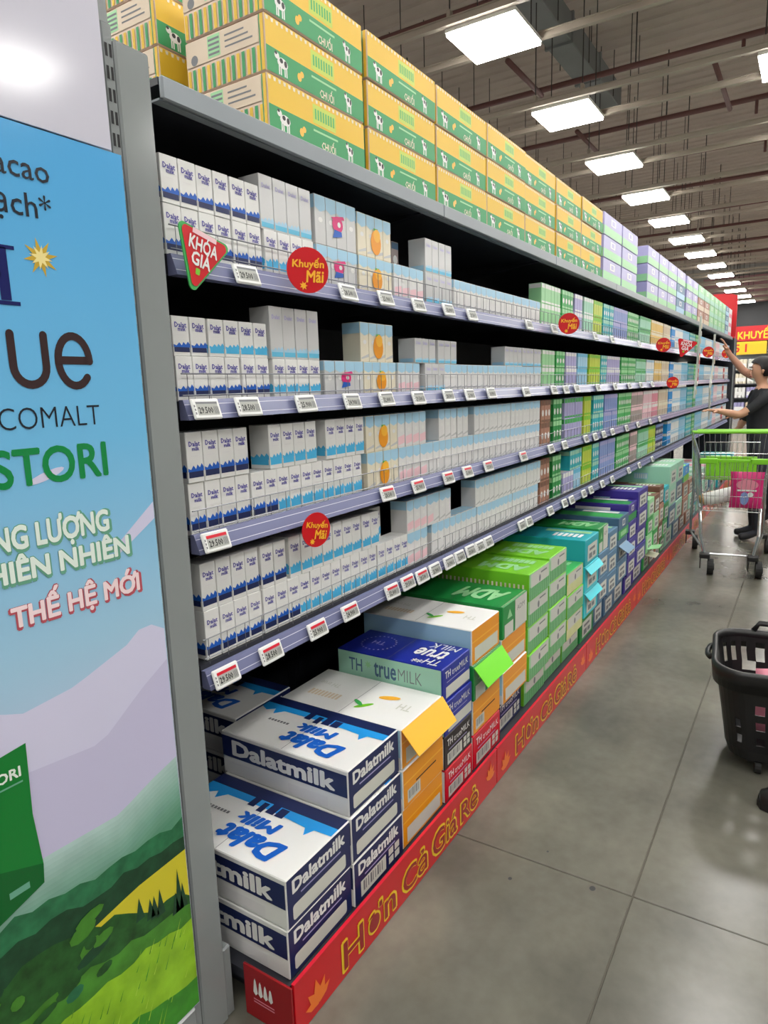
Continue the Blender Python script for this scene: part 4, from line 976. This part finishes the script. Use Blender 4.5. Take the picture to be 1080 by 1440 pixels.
    for k in range(40):
        x = rnd.uniform(.22, .66); zz = rnd.uniform(.40, .54)
        b.disc(fr, x, zz, rnd.uniform(.012, .04), rnd.uniform(.008, .018), rnd.choice(('p_bush', 'p_dark', 'p_forest', 'p_mid')), .0025 + .00001 * k, 9, .2)
    b.build('landscape_print', root)
    b = MB()
    b.poly(fr, [(.36, .60), (.560, .664), (.563, .70), (.556, .80), (.560, .93), (.36, .905)], 'p_carton', .0034)
    b.poly(fr, [(.36, .60), (.560, .664), (.563, .70), (.36, .78)], 'p_carton2', .0036)
    b.text(fr, 'STORI', .545, .878, 'p_pale', h=.018, align='r', bold=.03, off=.004); b.rect(fr, .47, .547, .866, .869, 'p_teal', .004); b.rect(fr, .5, .535, .672, .684, 'p_teal', .004)
    b.build('printed_green_carton', root)
    b = MB()
    b.text(fr, 'Cacao', .721, 1.846, 'p_black', h=.036, align='r', bold=.004, off=.0008)
    b.text(fr, 'mạch*', .718, 1.778, 'p_black', h=.049, align='r', bold=.004, off=.0008); b.build('small_lettering', root)
    b = MB()
    # serif T and H
    def stem(x0, x1, z0, z1): b.rect(fr, x0, x1, z0, z1, 'p_navy', .0008)
    stem(.616, .633, 1.655, 1.735); stem(.565, .582, 1.655, 1.735); stem(.575, .62, 1.690, 1.699)
    for x in (.5735, .6245):
        for z in (1.648, 1.733): stem(x - .022, x + .022, z, z + .006)
    stem(.505, .522, 1.655, 1.735); stem(.478, .549, 1.733, 1.741); stem(.492, .535, 1.648, 1.654); stem(.478, .484, 1.712, 1.735); stem(.543, .549, 1.712, 1.735)
    b.build('monogram_print', root)
    b = MB()
    b.star(fr, .690, 1.728, .031, .012, 8, 'p_gold', .0008, .2); b.star(fr, .690, 1.728, .02, .008, 8, 'p_gold2', .0012, .6); b.build('gold_star_print', root)
    # thick rounded "true"
    b = MB()
    def arc(cx_, cz, r, a0, a1, n=14, rz=1.0): return [(cx_ + r * math.cos(math.radians(a0 + (a1 - a0) * k / n)), cz + r * rz * math.sin(math.radians(a0 + (a1 - a0) * k / n))) for k in range(n + 1)]
    def stroke(pts, wd):
        n = len(pts); Lp = []; Rp = []
        for i, p_ in enumerate(pts):
            a = Vector(pts[max(i - 1, 0)]); c = Vector(pts[min(i + 1, n - 1)]); t_ = (c - a).normalized(); q = Vector((-t_.y, t_.x)) * wd / 2
            Lp.append((p_[0] + q.x, p_[1] + q.y)); Rp.append((p_[0] - q.x, p_[1] - q.y))
        for i in range(n - 1): b.add([fr.at(*Rp[i], .0008), fr.at(*Rp[i + 1], .0008), fr.at(*Lp[i + 1], .0008), fr.at(*Lp[i], .0008)], [(0, 1, 2, 3)], 'p_brown')
        DN[0] += 1
        for q, e in enumerate((pts[0], pts[-1])): b.disc(fr, e[0], e[1], wd / 2, wd / 2, 'p_brown', 0.0009 + .00005 * (2 * DN[0] + q), 12)
    wd = .0135; DN = [0]
    stroke([(.622, 1.604)] + [(.622, 1.56)] + arc(.650, 1.553, .028, 180, 360, 12, 1.05) + [(.678, 1.604)], wd)
    stroke([(.703, 1.564), (.757, 1.564)], wd); stroke(arc(.730, 1.563, .0295, 0, 318, 26, 1.42), wd)
    stroke([(.572, 1.52), (.572, 1.604)], wd); stroke([(.572, 1.57)] + arc(.594, 1.575, .022, 160, 80, 6, 1.2), wd)
    stroke([(.535, 1.64), (.535, 1.54)] + arc(.548, 1.535, .013, 180, 280, 6), wd); stroke([(.522, 1.604), (.55, 1.604)], wd)
    b.build('main_lettering', root)
    b = MB(); b.text(fr, 'COMALT', .769, 1.452, 'p_black', w=.182, h=.035, align='r', bold=-.012, off=.0008, res=4); b.build('thin_lettering', root)
    b = MB(); b.text(fr, 'STORI', .773, 1.360, 'p_green', w=.205, h=.060, align='r', bold=.022, off=.0008, res=4); b.build('green_lettering', root)
    b = MB()
    def puffy(s, x, z, h, m, sh, w_):
        b.text(fr, s, x + .003, z - .004, sh, w=w_, h=h, align='r', bold=.075, off=.0008, res=3); b.text(fr, s, x - .001, z, m, w=w_ - .006, h=h - .004, align='r', bold=.036, off=.0012, res=3)
    puffy('NĂNG LƯỢNG', .764, 1.248, .066, 'p_pale', 'p_teal', .275)
    puffy('THIÊN NHIÊN', .802, 1.206, .047, 'p_pale', 'p_teal', .300)
    puffy('THẾ HỆ MỚI', .817, 1.120, .066, 'p_pinkw', 'p_redshadow', .255)
    b.build('outlined_lettering', root)
poster()

# ================================================================== shopping trolley
def loop_wire(b, pts, r, m): b.tube(list(pts) + [pts[0]], r, m, 5)
def trolley(loc, rz, label):
    "local: +x towards the handle, front wheels at x = 0, y across, basket nose over the front wheels"
    root = empty('shopping_trolley', loc, label, 'shopping cart', 'shopping trolleys', rz)
    def sec(t):      # basket section at t = 0 (nose) .. 1 (rear): half width top, z top, half width bottom, z bottom, x
        return .225 + .075 * t, .885 + .165 * t, .195 + .06 * t, .50 + .03 * t, .02 + .76 * t
    rim = MB(); c = 'chrome'
    n0, n1 = sec(0), sec(1)
    P = lambda t, y, up: (sec(t)[4], y * (sec(t)[0] if up else sec(t)[2]), sec(t)[1] if up else sec(t)[3])
    rim.tube([P(1, -1, 1), P(0, -1, 1), P(0, 1, 1), P(1, 1, 1), P(1, -1, 1)], .006, c, 6)
    rim.tube([P(1, -1, 0), P(0, -1, 0), P(0, 1, 0), P(1, 1, 0), P(1, -1, 0)], .005, c, 6)
    rim.build('basket_frame', root)
    for nm, s in (('side_grid', -1), ('side_grid', 1)):
        b = MB()
        for k in range(1, 24): t = k / 24; b.tube([P(t, s, 1), P(t, s, 0)], .0018, c, 4)
        for q in (.25, .5, .75):
            b.tube([Vector(P(0, s, 0)).lerp(Vector(P(0, s, 1)), q), Vector(P(1, s, 0)).lerp(Vector(P(1, s, 1)), q)], .0025, c, 4)
        b.build(nm, root)
    for nm, t in (('nose_grid', 0), ('rear_gate', 1)):
        b = MB()
        for k in range(1, 14): y = -1 + 2 * k / 14; b.tube([P(t, y, 1), P(t, y, 0)], .0018, c, 4)
        for q in (.3, .65): b.tube([Vector(P(t, -1, 0)).lerp(Vector(P(t, -1, 1)), q), Vector(P(t, 1, 0)).lerp(Vector(P(t, 1, 1)), q)], .0025, c, 4)
        b.build(nm, root)
    b = MB()
    for k in range(1, 14): y = -1 + 2 * k / 14; b.tube([P(0, y, 0), P(1, y, 0)], .002, c, 4)
    for k in range(1, 8): b.tube([P(k / 8, -1, 0), P(k / 8, 1, 0)], .002, c, 4)
    b.build('basket_floor', root)
    b = MB(); b.tube([P(1, -1.02, 1), P(1, 1.02, 1)], .014, 'cart_green', 8); b.build('rear_rim_bar', root)
    b = MB(); z = sec(0)[1]; b.box(-.002, .038, -.235, -.11, z - .022, z + .02, 'cart_green', .006); b.box(-.002, .038, .11, .235, z - .022, z + .02, 'cart_green', .006); b.box(.012, .030, -.11, .11, z - .01, z + .012, 'cart_green', .003); b.build('nose_bumper', root)
    # handle on raised arms
    b = MB(); b.tube([(.87, -.27, 1.055), (.87, .27, 1.055)], .015, 'cart_green', 10); b.build('handle', root)
    for s in (-1, 1):
        b = MB(); b.tube([P(1, s, 1), (.83, .285 * s, 1.045), (.87, .268 * s, 1.055)], .011, c, 6); b.build('handle_arm', root)
    # child seat: wire back and a green flap
    b = MB()
    for k in range(11): y = -.22 + .044 * k; b.tube([(.52, y * .9, .985), (.60, y * .9, .69)], .002, c, 4)
    for z_, x_ in ((.985, .52), (.69, .60)): b.tube([(x_, -.2, z_), (x_, .2, z_)], .004, c, 5)
    b.build('child_seat_frame', root)
    b = MB(); b.box(.62, .632, -.19, .19, .66, .86, 'cart_green', .004); b.build('child_seat_flap', root)
    # legs and casters
    for s in (-1, 1):
        b = MB(); b.tube([(.66, .235 * s, .50), (.30, .215 * s, .47), (.06, .20 * s, .30), (.02, .165 * s, .15)], .013, c, 8); b.build('front_leg', root)
        b = MB(); b.tube([P(1, s, 1), (.80, .275 * s, .55), (.84, .285 * s, .15)], .011, c, 8); b.build('rear_leg', root)
        b = MB(); b.tube([(.03, .165 * s, .17), (.82, .282 * s, .17)], .009, c, 6); b.build('lower_rail', root)
    b = MB(); b.tube([(.022, -.165, .16), (.022, .165, .16)], .009, c, 6); b.build('front_cross_bar', root)
    for (x, y) in ((.0, -.165), (.0, .165), (.86, -.285), (.86, .285)):
        b = MB(); N = 18
        fr = Frame((x, y - .022, .0635), (1, 0, 0), (0, 0, 1))
        b.prism(fr, [(.0625 * math.cos(2 * math.pi * k / N), .0625 * math.sin(2 * math.pi * k / N)) for k in range(N)], -.044, 'rubber')
        w_ = b.build('wheel', root)
        b = MB(); b.prism(Frame((x, y - .024, .0635), (1, 0, 0), (0, 0, 1)), [(.03 * math.cos(2 * math.pi * k / N), .03 * math.sin(2 * math.pi * k / N)) for k in range(N)], -.048, 'black_plastic'); b.build('hub', w_)
        b = MB()
        for s in (-1, 1): b.box(x - .034, x + .034, y + s * .029 - .004, y + s * .029 + .004, .05, .14, 'black_plastic', .003)
        b.box(x - .042, x + .042, y - .038, y + .038, .132, .168, 'black_plastic', .005); b.build('fork', root)
    return root
CX_, CY_, CRZ = 5.66, .475, math.radians(7)
trolley((CX_, CY_, 0), CRZ, 'chrome trolley with green trim holding a pink packet, standing in the aisle')
trolley((7.35, -.06, 0), math.radians(-4), 'trolley mostly out of frame whose green handle the woman holds')
def in_cart(x, y, z): 
    c, s = math.cos(CRZ), math.sin(CRZ); return (CX_ + c * x - s * y, CY_ + s * x + c * y, z)
def pillow(b, sx, sy, sz, m, n=10):
    V = []; F = []
    for sgn in (1, -1):
        k0 = len(V)
        for i in range(n + 1):
            for j in range(n + 1):
                u, v = -1 + 2 * i / n, -1 + 2 * j / n
                h = max(0, (1 - u ** 4) * (1 - v ** 4)) ** .6
                V.append((u * sx * (1 - .06 * (1 - v * v)), v * sy, sgn * sz * h))
        for i in range(n):
            for j in range(n):
                k = k0 + i * (n + 1) + j; q = (k, k + n + 1, k + n + 2, k + 1); F.append(q if sgn > 0 else q[::-1])
    b.add(V, F, m)
# goods in the trolley
root = empty('pink_packet', in_cart(.10, -.10, .512), 'glossy pink packet with white script leaning in the trolley nose', 'packet'); root.rotation_euler = (0, 0, CRZ)
b = MB(); pillow(b, .115, .14, .035, 'magenta'); o = b.build('pouch', root, True); o.rotation_euler = (math.pi / 2, 0, -math.pi / 2); o.location = (.0, 0, .145)
b = MB(); fr = Frame((-.037, .115, .145), (0, -1, 0), (0, 0, 1)); b.text(fr, 'Vinamilk', .02, .02, 'white', w=.15, h=.045, off=.001, slant=.2) if False else None
b.disc(fr, .115, .045, .075, .04, 'rose', .001, 18); b.disc(fr, .10, -.06, .03, .05, 'periwinkle', .001, 14); b.disc(fr, .14, -.03, .02, .02, 'white', .0012, 10); b.rect(fr, .05, .18, -.005, .008, 'white', .0012)
b.build('print', root)
root = empty('wrapped_roll', in_cart(.20, .06, .56), 'white wrapped roll with brown end lying in the trolley', 'roll'); root.rotation_euler = (0, math.radians(0), CRZ)
b = MB(); b.tube([(0, .13, 0), (0, .09, .006), (0, -.06, .05), (0, -.09, .056)], [.045, .052, .055, .05], 'paper_white', 14); b.build('wrapping', root, True)
b = MB(); b.tube([(0, .165, -.006), (0, .131, 0)], [.03, .046], 'kraft', 12); b.build('end_cap', root, True)
b = MB(); b.box(-.12, .12, -.17, .17, 0, .055, 'brown', .008); b.rect(TOPF(-.12, -.17, .055), .02, .22, .03, .31, 'kraft', .001)
o = b.build('flat_tray'); o.location = in_cart(.42, .0, .524); o.rotation_euler = (0, -.02, CRZ); tag(o, 'flat brown tray lying on the floor of the trolley', 'tray')

# ================================================================== black rolling basket
def rolling_basket():
    root = empty('rolling_basket', (2.935, .005, 0), 'black plastic rolling basket at the right edge of the photo', 'basket', None, math.radians(6))
    def ring(hx, hy, r, z, n=8):
        out = []
        for cx_, cy_, st in ((hx - r, hy - r, 0), (-hx + r, hy - r, 90), (-hx + r, -hy + r, 180), (hx - r, -hy + r, 270)):
            for k in range(n):
                t = math.radians(st + 90 * k / n); out.append((cx_ + r * math.cos(t), cy_ + r * math.sin(t), z))
        # subdivide the straight sides
        res = []
        m = len(out)
        for i in range(m):
            a = Vector(out[i]); c = Vector(out[(i + 1) % m]); res.append(a)
            if (i + 1) % n == 0:
                for q in range(1, 9): res.append(a.lerp(c, q / 9))
        return res
    lev = [(.062, .19, .20, .09), (.10, .20, .212, .095), (.13, .203, .216, .095), (.165, .208, .221, .1), (.195, .212, .226, .1), (.23, .217, .231, .1), (.26, .221, .236, .1), (.30, .227, .242, .105), (.345, .233, .249, .105), (.38, .238, .254, .11), (.405, .241, .258, .11)]
    b = MB(); V = []; F = []
    rings = [ring(hx, hy, r, z) for z, hx, hy, r in lev]; m = len(rings[0])
    for r in rings: V += r
    for i in range(len(rings) - 1):
        for k in range(m):
            hole = (i in (2, 4, 6) and k % 3 == 0 and V[i * m + k].y < .19) or (i in (7, 8) and k % 2 == 0 and V[i * m + k].x > .19)
            if hole: continue
            F.append((i * m + k, i * m + (k + 1) % m, (i + 1) * m + (k + 1) % m, (i + 1) * m + k))
    F.append(list(range(m))[::-1])
    b.add(V, F, 'black_plastic'); o = b.build('shell', root, False)
    s = o.modifiers.new('s', 'SOLIDIFY'); s.thickness = .004; s.offset = 1
    b = MB(); V = []; F = []
    for (hx, hy, r, z) in ((.241, .258, .11, .40), (.254, .271, .12, .352), (.262, .279, .12, .42), (.256, .273, .12, .432), (.244, .261, .11, .432), (.238, .255, .11, .41)): V += ring(hx, hy, r, z)
    for i in range(6):
        for k in range(m): F.append((i * m + k, i * m + (k + 1) % m, ((i + 1) % 6) * m + (k + 1) % m, ((i + 1) % 6) * m + k))
    b.add(V, F, 'black_plastic'); b.build('rim', root, True)
    b = MB(); b.tube([(-.06, .262, .42), (-.06, .285, .405), (-.02, .292, .40), (.03, .292, .40), (.06, .285, .405), (.06, .262, .42)], .011, 'black_plastic', 8); b.build('grip', root, True)
    b = MB(); b.tube([(.25, -.12, .43), (.262, -.1, .46), (.262, .1, .46), (.25, .12, .43)], .012, 'black_plastic', 8); b.build('pull_handle', root, True)
    for (x, y) in ((-.165, .12), (-.165, -.12), (.165, .12), (.165, -.12)):
        b = MB(); N = 14
        b.prism(Frame((x, y - .011, .029), (1, 0, 0), (0, 0, 1)), [(.028 * math.cos(2 * math.pi * k / N), .028 * math.sin(2 * math.pi * k / N)) for k in range(N)], -.022, 'rubber'); wh = b.build('wheel', root)
        b = MB(); b.box(x - .012, x + .012, y - .018, y + .018, .045, .066, 'black_plastic', .003); b.build('wheel_bracket', wh)
rolling_basket()
root = empty('snack_bag', (2.97, .03, .072), 'pinkish snack bag seen through the slots of the black basket', 'bag')
b = MB(); pillow(b, .10, .14, .05, 'rose'); o = b.build('pouch', root, True); o.rotation_euler = (math.pi / 2, 0, -1.2); o.location = (0, 0, .142)
b = MB(); b.rect(Frame((-.05, .05, .13), (.36, -.93, 0), (0, 0, 1)), 0, .09, 0, .04, 'white', .02); b.build('print', root)
# shoe tip at the right edge
def shoe():
    root = empty('black_shoe', (2.56, -.08, 0), 'black shoe whose toe enters at the right edge below the basket', 'shoe', None, math.radians(100))
    def sect(x, w, h, z0, n=10): return [(x, w * math.cos(math.pi * k / (n - 1)), z0 + h * math.sin(math.pi * k / (n - 1))) for k in range(n)]
    b = MB(); V = []; F = []
    for (x, w, h) in ((.150, .012, .02), (.142, .032, .038), (.115, .043, .05), (.06, .046, .066), (.0, .042, .092), (-.05, .036, .10), (-.09, .036, .10), (-.125, .032, .085), (-.14, .016, .05)): V += sect(x, w, h, .022)
    for i in range(8):
        for k in range(9): q = (i * 10 + k, i * 10 + k + 1, i * 10 + 11 + k, i * 10 + 10 + k); F.append(q)
    F += [list(range(10)), list(range(80, 90))[::-1]]
    b.add(V, F, 'black_plastic'); b.build('upper', root, True)
    b = MB(); out = [(.155, 0), (.148, .028), (.12, .045), (.06, .048), (0, .043), (-.09, .037), (-.135, .03), (-.145, 0)]
    pts = out + [(x, -y) for x, y in out[::-1][1:-1]]
    b.prism(Frame((0, 0, .024), (1, 0, 0), (0, 1, 0)), pts[::-1], .0225, 'rubber'); b.build('sole', root)
    b = MB()
    for k in range(4): b.tube([(.05 - .022 * k, -.024, .082 + .008 * k), (.05 - .022 * k, 0, .094 + .008 * k), (.05 - .022 * k, .024, .082 + .008 * k)], .0025, 'barcode', 5)
    b.build('laces', root)
shoe()

# ================================================================== people
M('skin', (198, 150, 122), .5); M('skin2', (176, 124, 98), .5); M('hair', (22, 17, 17), .55, spec=.3, noise=.2, nscale=40); M('tee_black', (28, 29, 34), .8, noise=.15, nscale=30); M('trousers', (40, 42, 52), .8, noise=.1, nscale=30)
M('top_grey', (196, 190, 182), .8, noise=.15, nscale=40); M('lips', (150, 70, 66), .5); M('eye_white', (230, 228, 224), .3); M('iris', (30, 20, 18), .3); M('shoe_dark', (36, 36, 40), .6)
def skinned(nodes, edges, root_i, sub=2):
    me = D.meshes.new('k'); me.from_pydata([n[0] for n in nodes], edges, []); o = D.objects.new('k', me); COL.objects.link(o)
    o.modifiers.new('s', 'SKIN'); o.modifiers.new('u', 'SUBSURF').levels = sub; o.modifiers['u'].render_levels = sub; o.modifiers['s'].use_smooth_shade = True
    for i, n in enumerate(nodes):
        sv = me.skin_vertices[0].data[i]; r = n[1]; sv.radius = r if isinstance(r, tuple) else (r, r); sv.use_root = i in root_i
    dg = bpy.context.evaluated_depsgraph_get(); dg.update()
    res = D.meshes.new_from_object(o.evaluated_get(dg)); D.objects.remove(o); D.meshes.remove(me)
    return res
def person(loc, rz, label, sex, lh, rh, top, skin, scale=1.0, head_yaw=0.0, hair_len=.2):
    "local: facing +x, left is +y. lh / rh: elbow and wrist points of the arms, local metres"
    root = empty('person', loc, label, 'person', None, rz)
    N = []; E = []
    def add(p, r, parent=None):
        N.append((Vector(p), r)); i = len(N) - 1
        if parent is not None: E.append((parent, i))
        return i
    pel = add((0, 0, .93), (.145, .11)); wst = add((0, 0, 1.06), (.125, .095), pel); ch = add((.005, 0, 1.23), (.145, .10), wst); sh = add((0, 0, 1.345), (.10, .07), ch)
    nk = add((.008, 0, 1.42), .047, sh); n2 = add((.02, 0, 1.47), .046, nk)
    hd = add((.035, 0, 1.535), (.072, .085), n2); h2 = add((.028, 0, 1.60), (.074, .088), hd); h3 = add((.02, 0, 1.645), (.05, .06), h2)
    arms = []
    for s, (el, wr, pd) in ((1, lh), (-1, rh)):
        s1 = add((0, s * .155, 1.335), .055, sh); um = add(Vector((0, s * .175, 1.30)).lerp(Vector(el), .5), .045, s1); e = add(el, .038, um)
        fm = add(Vector(el).lerp(Vector(wr), .45), .036, e); w_ = add(wr, .024, fm); pd = Vector(pd).normalized(); pl = add(Vector(wr) + pd * .05, (.036, .018), w_); pe = add(Vector(wr) + pd * .085, (.034, .014), pl)
        arms.append((Vector(wr), pd, pe, pl))
        side = pd.cross(Vector((0, 0, 1)));
        if side.length < .2: side = pd.cross(Vector((1, 0, 0)))
        side.normalize(); nrm = side.cross(pd)
        for k, (off, ln) in enumerate(((-.026, .062), (-.009, .072), (.009, .068), (.025, .052))):
            b0 = Vector(wr) + pd * .088 + side * off; curl = -nrm * .3
            a1 = add(b0, .0085, pe); a2 = add(b0 + (pd + curl * .4).normalized() * ln * .5, .0078, a1); add(N[a2][0] + (pd + curl * 1.8).normalized() * ln * .5, .0065, a2)
        t1 = add(Vector(wr) + pd * .045 + side * -.04 - nrm * .01, .010, pl); add(Vector(wr) + pd * .085 + side * -.06 - nrm * .02, .008, t1)
    for s in (1, -1):
        hp = add((0, s * .085, .88), .095, pel); kn = add((.02, s * .095, .49), .056, hp); cf = add((.0, s * .098, .33), .052, kn); an = add((-.01, s * .10, .09), .036, cf); add((.06, s * .105, .05), (.038, .03), an); add((.15, s * .11, .036), (.036, .022), len(N) - 1)
    me = skinned(N, E, {pel}, 2)
    mats = [skin, top, 'trousers', 'shoe_dark']
    for m in mats: me.materials.append(MATS[m])
    for p in me.polygons:
        c = p.center; mi = 0
        if c.z < .07: mi = 3
        elif c.z < .94: mi = 2
        elif c.z < 1.395: mi = 1
        for (wr, pd, pe, pl), (el, w2, _) in zip(arms, (lh, rh)):
            el = Vector(el); dd = (Vector(wr) - el); t = (c - el).dot(dd) / dd.length_squared
            d_ax = (c - (el + dd * max(0, min(1.6, t)))).length
            if t > -.25 and d_ax < .085 and (abs(c.y) > .17 or c.z < .94 or c.x > .16): mi = 0
        p.material_index = mi; p.use_smooth = True
    o = D.objects.new('body', me); COL.objects.link(o); o.parent = root
    # face details
    f = MB(); hy = head_yaw
    def hp_(x, y, z): return (.035 + x, y, 1.555 + z)
    for s in (1, -1):
        f.tube([hp_(.077, s * .030 - .012, .018), hp_(.079, s * .030 + .012, .018)], [.007, .007], 'eye_white', 8); f.tube([hp_(.083, s * .03 - .004, .018), hp_(.083, s * .03 + .004, .018)], .005, 'iris', 8)
        f.tube([hp_(.078, s * .03 - .018, .036), hp_(.082, s * .03, .040), hp_(.074, s * .03 + .018, .037)], .0035, 'hair', 5)
    f.build('eyes', root, True)
    f = MB(); f.tube([hp_(.078, 0, .02), hp_(.09, 0, .0), hp_(.098, 0, -.016), hp_(.084, 0, -.024)], [.006, .010, .013, .008], skin, 8); f.build('nose', root, True)
    f = MB(); f.tube([hp_(.068, -.024, -.047), hp_(.080, 0, -.045), hp_(.068, .024, -.047)], [.003, .0065, .003], 'lips', 6); f.build('mouth', root, True)
    for s in (1, -1):
        f = MB(); f.tube([hp_(-.005, s * .074, .02), hp_(-.012, s * .082, .005), hp_(-.004, s * .076, -.022)], [.010, .014, .008], skin, 8); f.build('ear', root, True)
    # hair cap: shell over the back and crown, tied or falling behind
    h = MB(); V = []; F = []; na, nb = 16, 10
    for i in range(nb + 1):
        for k in range(na):
            th = math.pi * .74 * i / nb; ph = 2 * math.pi * k / na
            fx = math.cos(ph); lim = 1.0
            if fx > .2: th = min(th, math.pi * (.42 - .12 * (fx - .2)))
            V.append((.018 + .110 * math.sin(th) * math.cos(ph), .096 * math.sin(th) * math.sin(ph), 1.580 + .108 * math.cos(th)))
    for i in range(nb):
        for k in range(na): F.append((i * na + k, (i + 1) * na + k, (i + 1) * na + (k + 1) % na, i * na + (k + 1) % na))
    h.add(V, F, 'hair')
    h.tube([(-.06, 0, 1.58), (-.10, 0, 1.53), (-.11, 0, 1.53 - hair_len * .5), (-.10, 0, 1.53 - hair_len)], [.05, .055, .045, .02], 'hair', 10)
    h.build('hair', root, True)
    f = MB(); f.tube([(.045 * math.cos(a), .06 * math.sin(a), 1.388 + .012 * math.cos(a + 3.1)) for a in [2 * math.pi * k / 16 for k in range(17)]], .008, top, 6); f.build('collar', root, True)
    root.scale = (scale,) * 3
    return root
# woman in black: faces the shelves (+Y), left arm to her left (down the aisle... towards +X side is her right)
person((7.12, .40, 0), math.radians(105), 'person with dark hair in a black T-shirt reaching to the shelf', 0,
       ((.22, .20, 1.17), (.40, .28, 1.215), (.9, .35, .12)), ((.10, -.30, 1.08), (.12, -.30, 1.02), (.5, -.6, -.3)), 'tee_black', 'skin', 1.0, 0, .12)
person((8.05, .32, 0), math.radians(95), 'person in a pale grey top raising one arm to the top shelf', 1,
       ((.30, .12, 1.46), (.44, .12, 1.64), (.35, 0, .9)), ((.12, -.24, 1.08), (.28, -.2, 1.02), (1, 0, 0)), 'top_grey', 'skin2', 1.07, 0, .08)

# ================================================================== small things far along the shelf
def clip_strip(px_pts, Yp, label, n=9):
    pts = [(onY(px, py, Yp)[0], Yp, onY(px, py, Yp)[1]) for px, py in px_pts]
    root = empty('clip_strip', pts[0], label, 'clip strip', 'hanging clip strips'); p0 = Vector(pts[0])
    b = MB(); b.tube([Vector(p) - p0 for p in pts], .012, 'label_grey', 5); b.build('strip', root)
    for k in range(n):
        t = (k + 1) / (n + 1) * (len(pts) - 1); i = int(t); q = (Vector(pts[i]).lerp(Vector(pts[min(i + 1, len(pts) - 1)]), t - i)) - p0
        b = MB(); b.box(q.x - .03, q.x + .03, q.y - .016, q.y - .013, q.z - .05, q.z, 'label_grey' if k % 2 else 'beige'); b.build('sachet', root)
clip_strip([(986, 445), (983, 480), (980, 520), (976, 560)], 1.09, 'pale hanging strip of sachets, the one nearer the camera')
clip_strip([(1005, 470), (1003, 510), (998, 545), (997, 590)], 1.09, 'grey hanging strip of sachets nearer the raised hand')
x, z = onY(982, 520, 1.085)
root = empty('shelf_flag', (x, 1.08, z - .12), 'narrow red flag hanging beside the nearer sachet strip', 'flag'); b = MB(); b.prism(FRONT(0, 0, 0), [(-.05, 0), (.0, 0), (.06, .28), (.0, .30)], .003, 'crimson'); b.build('flag', root)
b = MB(); b.rect(FRONT(0, 0, 0), -.01, .02, .06, .2, 'rose', .001); b.build('print', root)

def topper():
    root = empty('end_header_sign', (11.84, 1.3, 2.12), 'curved red header sign closing the far end of the shelving', 'sign')
    b = MB(); pts = [(-.35, 0), (.215, 0), (.215, .60), (.15, .63), (-.02, .645), (-.2, .645), (-.35, .63)]
    b.prism(SIDE(0, 0, 0), pts, .03, 'red'); b.build('board', root)
    b = MB(); b.box(-.0305 + .031, .02 + .031, -.215, -.205, -2.1, .0, 'post_grey'); b.build('post', root)
    b = MB(); b.box(.031, .45, -.2, .45, -2.118, -.02, 'shelf_dark'); b.build('end_frame', root)
topper()

# ---------------------------------------------------------------- far end of the hall
def far_end():
    root = empty('wall_display_board', (31.6, 0, 3.5), 'long dark grey board high on the far wall', 'board')
    b = MB(); b.box(0, .08, -6, 4.2, 0, .95, 'wall_dark', .01); b.build('panel', root)
    b = MB(); b.box(-.01, .08, -6, 4.2, .96, 2.0, 'wall_pink'); b.build('upper_strip', root)
    root = empty('sale_banner', (31.5, 0, 2.95), 'red and yellow sale banner running across the far wall shelves', 'banner')
    b = MB(); b.box(0, .04, -6, 4.0, 0, .58, 'red'); b.build('banner', root)
    for k in range(4): b = MB(); b.text(SIDE(0, 4.0 - 1.1 - k * 2.3, 0), 'KHUYẾN MÃI', .1, .08, 'text_yellow', w=2.0, h=.45, bold=.03, off=.003); b.build('lettering', root)
    root = empty('price_board', (31.45, 0, 2.42), 'yellow price board with red figures under the far banner', 'price board')
    b = MB(); b.box(0, .03, 1.75, 3.0, 0, .5, 'yellow'); b.build('board', root)
    fr = SIDE(0, 3.0, 0)
    for ch_, a_ in (('5', .12), ('1', .5)): b = MB(); b.text(fr, ch_, a_, .1, 'red', h=.3, bold=.03, off=.003); b.build('figure', root)
    root = empty('white_price_board', (31.45, 0, 2.42), 'plain white price board right of the yellow one', 'price board')
    b = MB(); b.box(0, .03, .3, 1.7, 0, .5, 'paper_white'); b.build('board', root); b = MB(); b.rect(SIDE(0, 1.7, 0), .15, .6, .15, .2, 'barcode', .003); b.rect(SIDE(0, 1.7, 0), .15, .9, .3, .36, 'barcode', .003); b.build('small_print', root)
    root = empty('wall_shelving', (31.2, 0, 0), 'shelving along the far wall below the sale banner', 'shelving')
    for z in (.1, .7, 1.25, 1.8): 
        b = MB(); b.box(-.2, .6, -6, 4, z - .04, z, 'shelf_dark'); b.build('shelf', root)
    b = MB(); b.box(.6, .64, -6, 4, 0, 2.4, 'shelf_grey'); b.build('back_panel', root)
    pal = ['cream', 'beige', 'pale_green', 'paper_white', 'rose', 'periwinkle', 'lavender', 'label_grey']
    n = 0
    for zi, z in enumerate((.1, .7, 1.25, 1.8)):
        for k in range(9):
            y = 3.6 - k * .42; m = pal[(k * 3 + zi * 5) % 8] if zi < 2 else ('label_grey' if k % 2 else 'cream')
            b = MB()
            for q in range(3): b.box(0, .3, y - .38 + q * .13, y - .38 + q * .13 + .12, 0, .42, m, .02)
            b.rect(SIDE(0, y, 0), .02, .36, .1, .25, 'paper_white', .003)
            o = b.build('grocery_block'); o.location = (31.05, 0, z + .001)
            tag(o, 'small block of pale goods on the far wall shelving', 'goods', 'goods on the far wall shelving')
far_end()
